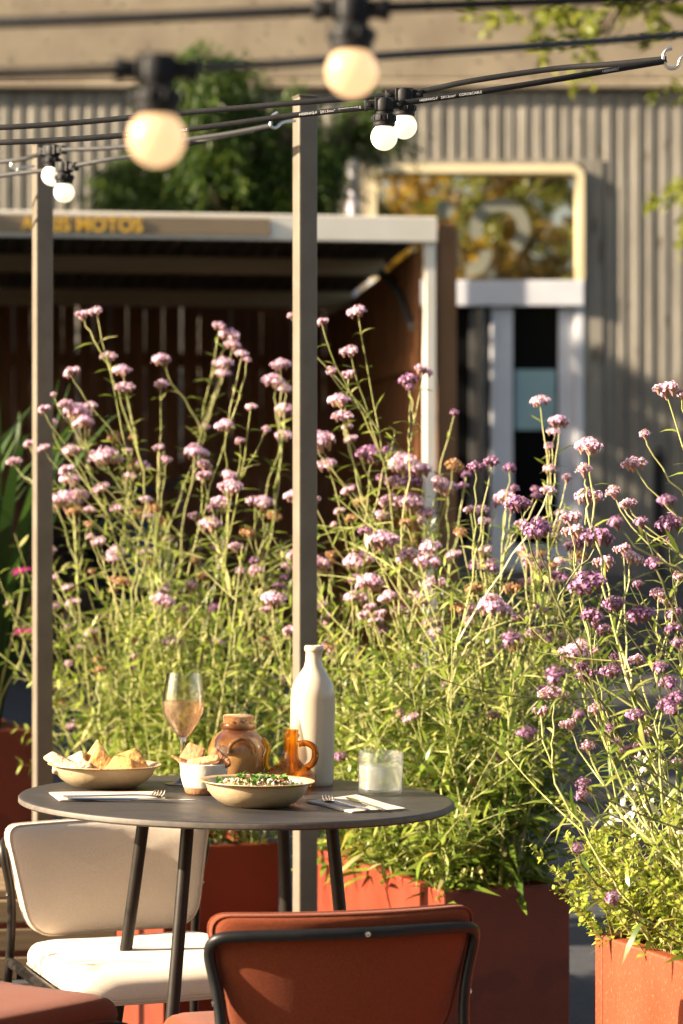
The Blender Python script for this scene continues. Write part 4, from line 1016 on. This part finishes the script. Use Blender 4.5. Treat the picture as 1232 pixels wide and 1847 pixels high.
for k in range(78):
    a = r.uniform(0, 6.28); q = math.sqrt(r.random())*.08; z = .023-(q/.084)**2*.017; mb = MB()
    p = Vector((q*math.cos(a), q*math.sin(a), z)); d = Vector((r.uniform(-1,1), r.uniform(-1,1), r.uniform(.0,.9))).normalized()
    for j in (-.8, 0, .8):
        leaf3(mb, p+d*.004, Matrix.Rotation(j, 3, 'Z') @ d, r.uniform(.009, .018), r.uniform(.006, .010), r, 0, .3)
    mb.tube([p-d*.006, p+d*.006], .0006, 4)
    mb.build('herb_leaf', M['herb'], sa)

# small white bowl with brown crackers
rk = on_table('small_bowl', 367, 1432, 'small white glazed bowl with bare clay foot holding brown crackers', 'bowl')
mb = MB(); mb.lathe([(0,.0),(.030,.0),(.034,.004),(.0375,.014)], 48, 1); mb.lathe([(.0375,.014),(.0425,.030),(.0448,.052),(.0452,.0565),(.0435,.058),(.0418,.0565),(.0405,.040),(.034,.018),(.02,.012),(0,.011)], 48, 0)
mb.build('dish', [M['white_glaze'], M['raw_clay']], rk)
KB = on_t(367, 1432); dk = KB.y
CK = [M['cracker'], M['cracker']]; CP = [M['cracker_pale'], M['cracker_pale']]
food('brown_cracker', 'square dark brown cracker standing tallest in the small bowl', 'cracker', P(347,1362,dk+.012), (R(62), R(14), R(-24)), [(-.024,-.022),(.024,-.022),(.020,.020),(-.018,.022)], .005, CK, 'crackers in the small white bowl', .004)
food('brown_cracker', 'pale toasted cracker lying across the small bowl front', 'cracker', P(366,1374,dk-.018), (R(20), R(-10), R(6)), [(-.032,-.014),(.030,-.012),(.032,.012),(-.028,.014)], .007, CP, 'crackers in the small white bowl', .004)
food('brown_cracker', 'curled dark cracker at the right of the small bowl', 'cracker', P(394,1370,dk+.005), (R(58), R(-30), R(20)), [(-.018,-.018),(.018,-.014),(.010,.024),(-.012,.016)], .005, CK, 'crackers in the small white bowl', .005)
food('brown_cracker', 'thin pointed cracker sticking out left of the small bowl', 'cracker', P(325,1369,dk), (R(35), R(28), R(10)), [(-.020,-.003),(.022,-.010),(.024,.008)], .005, CP, 'crackers in the small white bowl', .002)
food('brown_cracker', 'dark cracker shard leaning on the small bowl right rim', 'cracker', P(402,1379,dk-.012), (R(45), R(-18), R(-10)), [(-.018,-.010),(.016,-.009),(.014,.012),(-.012,.010)], .005, CK, 'crackers in the small white bowl', .003)

# wine glass
wg = on_table('wine_glass', 328, 1415, 'stemmed glass of rose wine behind the small cracker bowl', 'glass')
mb = MB()
outer = [(0,0),(.031,0),(.0335,.0008),(.033,.0018),(.014,.0045),(.0055,.009),(.0040,.018),(.0036,.05),(.0040,.078),(.0065,.0875),(.0175,.1005),(.029,.119),(.0375,.137),(.0405,.152),(.0398,.168),(.0365,.190),(.0322,.2145)]
inner = [(.0314,.2148),(.0356,.190),(.0388,.168),(.0395,.152),(.0364,.137),(.0277,.1195),(.016,.103),(.006,.0935),(0,.0925)]
mb.lathe(outer[10:]+inner, 56)
mb.lathe(outer[:11], 40, 1); mb.build('goblet', [M['glass'], M['solid_glass']], wg)
mb = MB(); mb.lathe([(0,.0922),(.006,.0932),(.0162,.1027),(.0279,.1192),(.0366,.1367),(.0397,.152),(.0396,.1590),(.0392,.1598),(0,.1595)], 56); mb.build('wine', M['wine'], wg)

# jar
jr = on_table('stoneware_jar', 428, 1411, 'round brown glazed stoneware jar with cork lid', 'jar', R(-20))
mb = MB(); mb.lathe([(0,.0),(.040,.0),(.043,.003),(.054,.025),(.0585,.048),(.0575,.066),(.050,.084),(.040,.095),(.033,.099),(.0315,.102),(.0325,.104),(.0345,.107),(.0345,.113),(.033,.115),(.029,.115),(.028,.10),(0,.10)], 56)
mb.build('body', M['jar'], jr)
mb = MB(); mb.lathe([(0,.10),(.0275,.10),(.0285,.116),(.030,.1285),(.0285,.130),(0,.130)], 32); mb.build('lid', M['cork'], jr)
for an in (-60, 120):
    mb = MB(); a = R(an); q = Vector((math.cos(a), math.sin(a), 0)); t = Vector((-q.y, q.x, 0))
    mb.tube(catm([q*.055+t*.026+Vector((0,0,.062)), q*.060+t*.020+Vector((0,0,.080)), q*.058+Vector((0,0,.090)), q*.060-t*.020+Vector((0,0,.080)), q*.055-t*.026+Vector((0,0,.062))], 6), .0043, 10)
    mb.build('handle', M['jar'], jr)

# bottle
bo = on_table('stoneware_bottle', 561.5, 1415, 'tall cream glazed stoneware bottle at the back of the table', 'bottle')
mb = MB(); mb.lathe([(0,.0),(.040,.0),(.0425,.003),(.0432,.01),(.0435,.09),(.0432,.168),(.0425,.180),(.0395,.193),(.033,.206),(.0255,.217),(.0195,.2265),(.0170,.236),(.0162,.248),(.0160,.256),(.0172,.2575),(.0186,.259),(.0190,.263),(.0184,.267),(.0165,.269),(.0125,.269),(.0115,.262),(.0115,.24),(0,.238)], 64)
mb.build('body', M['bottle'], bo)

# cruet
cr = on_table('oil_cruet', 523, 1423, 'squat amber glass oil cruet with loop handle beside the cream bottle', 'cruet'); cr.scale = (1.1, 1.1, 1.1)
mb = MB()
mb.lathe([(0,0),(.030,0),(.040,.004),(.0455,.014),(.0445,.024),(.036,.034),(.022,.043),(.0145,.053),(.0125,.064),(.0122,.088),(.0145,.090),(.0150,.094),(.0125,.0965),(.0128,.100),(.0125,.103),(.009,.103),(.0085,.097),(.0090,.066),(.0105,.055),(.018,.045),(.032,.034),(.0400,.024),(.0405,.015),(.036,.008),(.02,.005),(0,.0045)], 48)
mb.build('body', M['amber'], cr)
mb = MB(); mb.tube(catm([(.013,0,.078),(.027,0,.0795),(.040,0,.072),(.0425,0,.058),(.038,0,.045),(.027,0,.037)], 8), [.0055]*20+[.006]*21, 12); mb.build('handle', M['amber_handle'], cr)
mb = MB(); mb.tube(catm([(-.030,0,.026),(-.041,0,.036),(-.0425,0,.055),(-.040,0,.070),(-.047,0,.083),(-.050,0,.085)], 8), [.0085-.0045*k/40 for k in range(41)], 12); mb.build('spout', M['amber'], cr)

# tumbler
tu = on_table('tumbler', 686, 1433, 'ribbed clear tumbler of cloudy iced water at the right of the table', 'glass')
mb = MB(); mb.lathe([(0,.0),(.036,.0),(.0405,.003),(.0420,.010),(.0424,.045),(.0427,.079),(.0422,.0805),(.0412,.079),(.0406,.045),(.0400,.012),(.036,.009),(0,.0085)], 64); mb.build('body', M['tumbler'], tu)
mb = MB(); mb.lathe([(0,.0082),(.0362,.0087),(.0402,.0118),(.0408,.045),(.0408,.0545),(.0400,.0555),(0,.0552)], 56); mb.build('water', M['water'], tu)
r = random.Random(9)
for k in range(3):
    mb = MB(); s = .011; Mx = Matrix.Translation((r.uniform(-.018,.018), r.uniform(-.018,.018), .042+r.uniform(-.003,.005))) @ Euler((r.uniform(0,3), r.uniform(0,3), 0)).to_matrix().to_4x4()
    mb.box(-s,-s,-s,s,s,s,0,Mx); mb.build('ice_cube', M['ice'], tu, bevel=.003)

# napkins and cutlery
def napkin(cs, label, layers=3):
    w = [on_t(*c) for c in cs]; o = sum(w, Vector())/4; mb = MB()
    for k in range(layers):
        z0 = .0006+k*.0011; off = Vector((.0012*k*(-1)**k, .001*k, 0)); n = 8; vv = []
        def pt(i, j, z): 
            p = w[0].lerp(w[1], j/n).lerp(w[3].lerp(w[2], j/n), i/n); return p+off+TN*(z+.0005*math.sin(i*1.1+k)*math.cos(j*.9+k))
        top = [pt(i, j, z0+.0008) for i in range(n+1) for j in range(n+1)]; bot = [pt(i, j, z0) for i in range(n+1) for j in range(n+1)]
        q = (n+1)**2; m_ = n+1
        ff = [(i*m_+j, (i+1)*m_+j, (i+1)*m_+j+1, i*m_+j+1) for i in range(n) for j in range(n)]
        ff += [tuple(q+x for x in reversed(f)) for f in ff]
        for i in range(n):
            ff += [(i*m_, q+i*m_, q+(i+1)*m_, (i+1)*m_), (i*m_+n, (i+1)*m_+n, q+(i+1)*m_+n, q+i*m_+n), (i, i+1, q+i+1, q+i), (n*m_+i, q+n*m_+i, q+n*m_+i+1, n*m_+i+1)]
        mb.add(top+bot, ff, 0, False)
    return tag(mb.build('napkin', M['napkin'], origin=o), label, 'napkin')
napkin([(89,1432),(108,1446),(296,1444),(276,1431)], 'folded paper napkin in front of the flatbread bowl')
napkin([(552,1448),(634,1467),(729,1462),(640,1437)], 'folded paper napkin between salad bowl and tumbler')
def strip(mb, pts, ws, th, m=0):
    """flat bar swept along pts (world), rounded cross section"""
    n = len(pts); vv = []; K = 8
    for i, p in enumerate(pts):
        t = (pts[min(i+1, n-1)]-pts[max(i-1, 0)]).normalized(); sd_ = t.cross(TN).normalized(); up = sd_.cross(t)
        tt = th[i] if isinstance(th, (list, tuple)) else th
        for k in range(K):
            a = 2*math.pi*k/K; vv.append(p+sd_*math.cos(a)*ws[i]/2+up*math.sin(a)*tt/2)
    ff = [(i*K+k, i*K+(k+1) % K, (i+1)*K+(k+1) % K, (i+1)*K+k) for i in range(n-1) for k in range(K)]+[tuple(range(K-1, -1, -1)), tuple((n-1)*K+k for k in range(K))]
    mb.add(vv, ff, m, True)
def fork(a, b, c, label, zt=.010):
    """a handle end, b neck, c tine tips (pixels with heights)"""
    A, B_, C_ = on_t(a[0], a[1], .006), on_t(b[0], b[1], .0065), on_t(c[0], c[1], zt)
    mb = MB(); d = (C_-B_).normalized(); sd_ = d.cross(TN).normalized(); L = .062
    C_ = B_+d*L; head = B_+d*L*.42
    C_ = C_+TN*.004; head = head-TN*.002
    path = catm([A, A.lerp(B_, .35)+TN*.001, A.lerp(B_, .75)+TN*.003, B_+TN*.002, head], 6)
    m_ = len(path); ws = [.012*(.55+.45*math.sin(min(1, i/4)*math.pi/2)) if i < 12 else (.0075 if i < 18 else .0075+.0145*((i-18)/6)**.8) for i in range(m_)]
    strip(mb, path, ws, [.0030 if i < 18 else .0022 for i in range(m_)])
    for k in (-1.5, -.5, .5, 1.5):
        p0 = head+sd_*k*.0058; p1 = C_+sd_*k*.0060
        strip(mb, catm([p0-d*.004, p0.lerp(p1, .5)-TN*.0012, p1], 4), [.0042]*5+[.0036,.003,.0024,.0014], .0018)
    return tag(mb.build('fork', M['chrome'], origin=A), label, 'fork')
def knife(a, b, label):
    A, B_ = on_t(a[0], a[1], .0055), on_t(b[0], b[1], .0048); mb = MB()
    d = (B_-A); path = [A+d*(i/16) for i in range(17)]
    ws = [.006,.010,.0118,.0122,.012,.0112,.0104,.0096,.0090,.0125,.0165,.0178,.018,.0176,.0165,.0125,.004]
    strip(mb, path, ws, [.003,.0042,.0046,.0046,.0044,.0042,.004,.0038,.0036]+[.0018]*8)
    return tag(mb.build('knife', M['chrome'], origin=A), label, 'knife')
fork((114,1436), (276,1437), (322,1410), 'steel fork on the napkin before the flatbread bowl')
knife((122,1440), (352,1443), 'steel knife on the napkin before the flatbread bowl')
fork((664,1460), (598,1446), (566,1416), 'steel fork on the napkin beside the salad bowl')
knife((692,1461), (626,1438), 'steel knife on the napkin beside the salad bowl')

# ------------------------------------------------------------------ chairs
def rounded(corners, r, n=6, sub=8):
    pts = [Vector((a, b, 0)) for a, b in corners]; out = []; N = len(pts)
    for i in range(N):
        a, b, c = pts[i-1], pts[i], pts[(i+1) % N]; rr = r[i] if isinstance(r, (list, tuple)) else r
        s_ = b+(a-b).normalized()*rr; e = b+(c-b).normalized()*rr
        arc = [s_*(1-t)**2+b*2*t*(1-t)+e*t*t for t in [k/n for k in range(n+1)]]
        if out:
            l0 = out[-1]
            for k in range(1, sub): out.append(l0.lerp(arc[0], k/sub))
        out += arc
    l0, f0 = out[-1], out[0]
    for k in range(1, sub): out.append(l0.lerp(f0, k/sub))
    return [(p.x, p.y) for p in out]
def pad(outline, th, bend, rim=.018, crown=.006, crown_b=0.0):
    c = (sum(p[0] for p in outline)/len(outline), sum(p[1] for p in outline)/len(outline)); m_ = len(outline)
    avg = sum(math.hypot(p[0]-c[0], p[1]-c[1]) for p in outline)/m_
    rings = [(s, -th/2-crown_b*(1-s*s)) for s in (0, .2, .4, .6, .75, .86)]
    for k in range(9):
        a = R(-90+180*k/8); rings.append((1-rim/avg*(1-math.cos(a)), th/2*math.sin(a)))
    rings += [(s, th/2+crown*(1-s*s)) for s in (.86, .75, .6, .4, .2, 0)]
    vv, idx = [], []
    for s, h in rings:
        if s == 0: idx.append([len(vv)]); vv.append(bend(c[0], c[1], h))
        else:
            idx.append(list(range(len(vv), len(vv)+m_)))
            for p in outline: vv.append(bend(c[0]+(p[0]-c[0])*s, c[1]+(p[1]-c[1])*s, h))
    ff = []
    for i in range(len(idx)-1):
        A, B = idx[i], idx[i+1]
        for k in range(m_):
            k2 = (k+1) % m_
            ff.append((A[0], B[k], B[k2]) if len(A) == 1 else ((A[k2], A[k], B[0]) if len(B) == 1 else (A[k2], A[k], B[k], B[k2])))
    mb = MB(); mb.add(vv, ff, 0, True); return mb
def pad_seam(outline, h, bend, s=.985, rad=.0022):
    c = (sum(p[0] for p in outline)/len(outline), sum(p[1] for p in outline)/len(outline))
    pts = [bend(c[0]+(p[0]-c[0])*s, c[1]+(p[1]-c[1])*s, h) for p in outline]; mb = MB(); mb.tube(pts+[pts[0], pts[1]], rad, 6, caps=False); return mb
def chair(loc, face, label, fab, pipe, metal, back=True):
    rz = math.atan2(-face[0], face[1]); o = empty('chair', (loc[0], loc[1], GZ), rz); tag(o, label, 'chair')
    g = -GZ
    # back pad: outline in (x, z); bends forward at the ends and leans back
    W1, W2 = .213, .172
    ol = rounded([(-W2,.440),(W2,.440),(W1,.655),(-W1,.655)], [.055,.055,.032,.032])
    def bb(x, z, h): return Vector((x, -.205-(z-.44)*.22+.85*x*x+h, z+g))
    if back: b = pad(ol, .042, bb, .018, .010, .004).build('backrest', fab, o)
    for h in ((.014, -.014) if back else ()): pad_seam(ol, h, bb, 1.0 if abs(h) < .01 else .988).build('piping', pipe, b)
    # seat pad: outline in (x, y)
    so_ = rounded([(-.185,-.185),(.185,-.185),(.215,.215),(-.215,.215)], [.06,.06,.085,.085])
    def sb(x, y, h): return Vector((x, y, .405+h+g-.018*max(0, (y-.12)/.1)**2*1.0 + .10*x*x))
    st = pad(so_, .055, sb, .024, .010).build('seat', fab, o)
    pad_seam(so_, -.012, sb, .998).build('piping', pipe, st)
    # rear frame: one bent tube hugging the back of the pad
    def bk(x, z, off=-.034): return bb(x, z, off)
    half = [Vector((.215,-.30,.006)), Vector((.192,-.238,.40+g)), Vector((.192,-.222,.515+g)), bk(.212,.60,-.018), ]
    top = [bk(.206,.622), bk(.16,.626), bk(.08,.627), bk(0,.627), bk(-.08,.627), bk(-.16,.626), bk(-.206,.622)]
    left = [Vector((-p.x, p.y, p.z)) for p in reversed(half)]
    path = fillet(half+[bk(.205,.6235)]+top[1:-1]+[bk(-.205,.6235)]+left, [.05,.05,.02,.028]+[.01]*5+[.028,.02,.05,.05], 6)
    if not back: path = fillet([Vector((.215,-.26,.006)), Vector((.195,-.20,.385+g)), Vector((-.195,-.20,.385+g)), Vector((-.215,-.26,.006))], .05, 8)
    mb = MB(); mb.tube(path, .0088, 14); mb.build('back_frame' if back else 'rear_frame', metal, o)
    for sg in (1, -1):
        mb = MB(); mb.tube(fillet([(sg*.192,-.236,.385+g),(sg*.226,.20,.385+g),(sg*.232,.235,.006)], .05, 8), .0105, 14); mb.build('leg', metal, o)
        mb = MB(); mb.lathe([(0,0),(.0125,0),(.0125,.012),(0,.013)], 12, 0, (sg*.232,.235,0)); mb.lathe([(0,0),(.0125,0),(.0125,.012),(0,.013)], 12, 0, (sg*.215,-.30,0)); mb.build('foot', M['rubber'], o)
        if not back: continue
        mb = MB(); mb.lathe([(0,0),(.004,0),(.0038,.002),(0,.003)], 10, 0, (0,0,0), Matrix.Translation(Vector((sg*.2035,-.222,.52+g))) @ Matrix.Rotation(R(90)*sg, 4, 'Y')); mb.build('screw', M['chrome'], o)
    if back:
        mb = MB(); mb.lathe([(.0,0),(.0045,0),(.0042,.0025),(.002,.0028),(0,.0015)], 12, 0, (0,0,0), Matrix.Translation(bk(.02,.627,-.0445)) @ Matrix.Rotation(R(90), 4, 'X')); mb.build('screw', M['chrome'], o)
    mb = MB()
    for y in (-.16, .12): mb.tube([(-.205,y,.372+g),(.205,y,.372+g)], .008, 10)
    mb.build('crossbar', metal, o)
    return o
a = R(15); chair((-.055, 4.255), (-math.sin(a), math.cos(a)), 'rust red upholstered chair seen from behind in front of the table', M['rust'], M['rust_pipe'], M['black_metal'])
a = R(24); chair((-.375, 5.01), (math.sin(a), -math.cos(a)), 'cream upholstered chair with dark tube frame behind the table', M['cream'], M['cream_pipe'], M['bronze_metal'])
chair((-.655, 4.50), (.6, .8), 'rust red upholstered low seat cut off at the lower left corner', M['rust'], M['rust_pipe'], M['black_metal'], back=False)

# bench behind the cream chair
bn = empty('slatted_bench', (-.86, 5.85, GZ), R(8)); tag(bn, 'low olive brown slatted bench at the left behind the cream chair', 'bench')
def bbx(name, boxes, m):
    mb = MB()
    for q in boxes: mb.box(*q)
    return mb.build(name, m, bn, bevel=.004)
for k in range(4): bbx('side_slat', [(-.7, -.01, .20+k*.063, .36, .012, .252+k*.063)], M['bench_wood'])
bbx('seat', [(-.7, .02+k*.075, .44, .36, .085+k*.075, .462) for k in range(5)], M['bench_wood'])
for x in (-.68, .30):
    for y in (.02, .35): bbx('leg', [(x, y, 0, x+.04, y+.04, .439)], M['bronze_metal'])
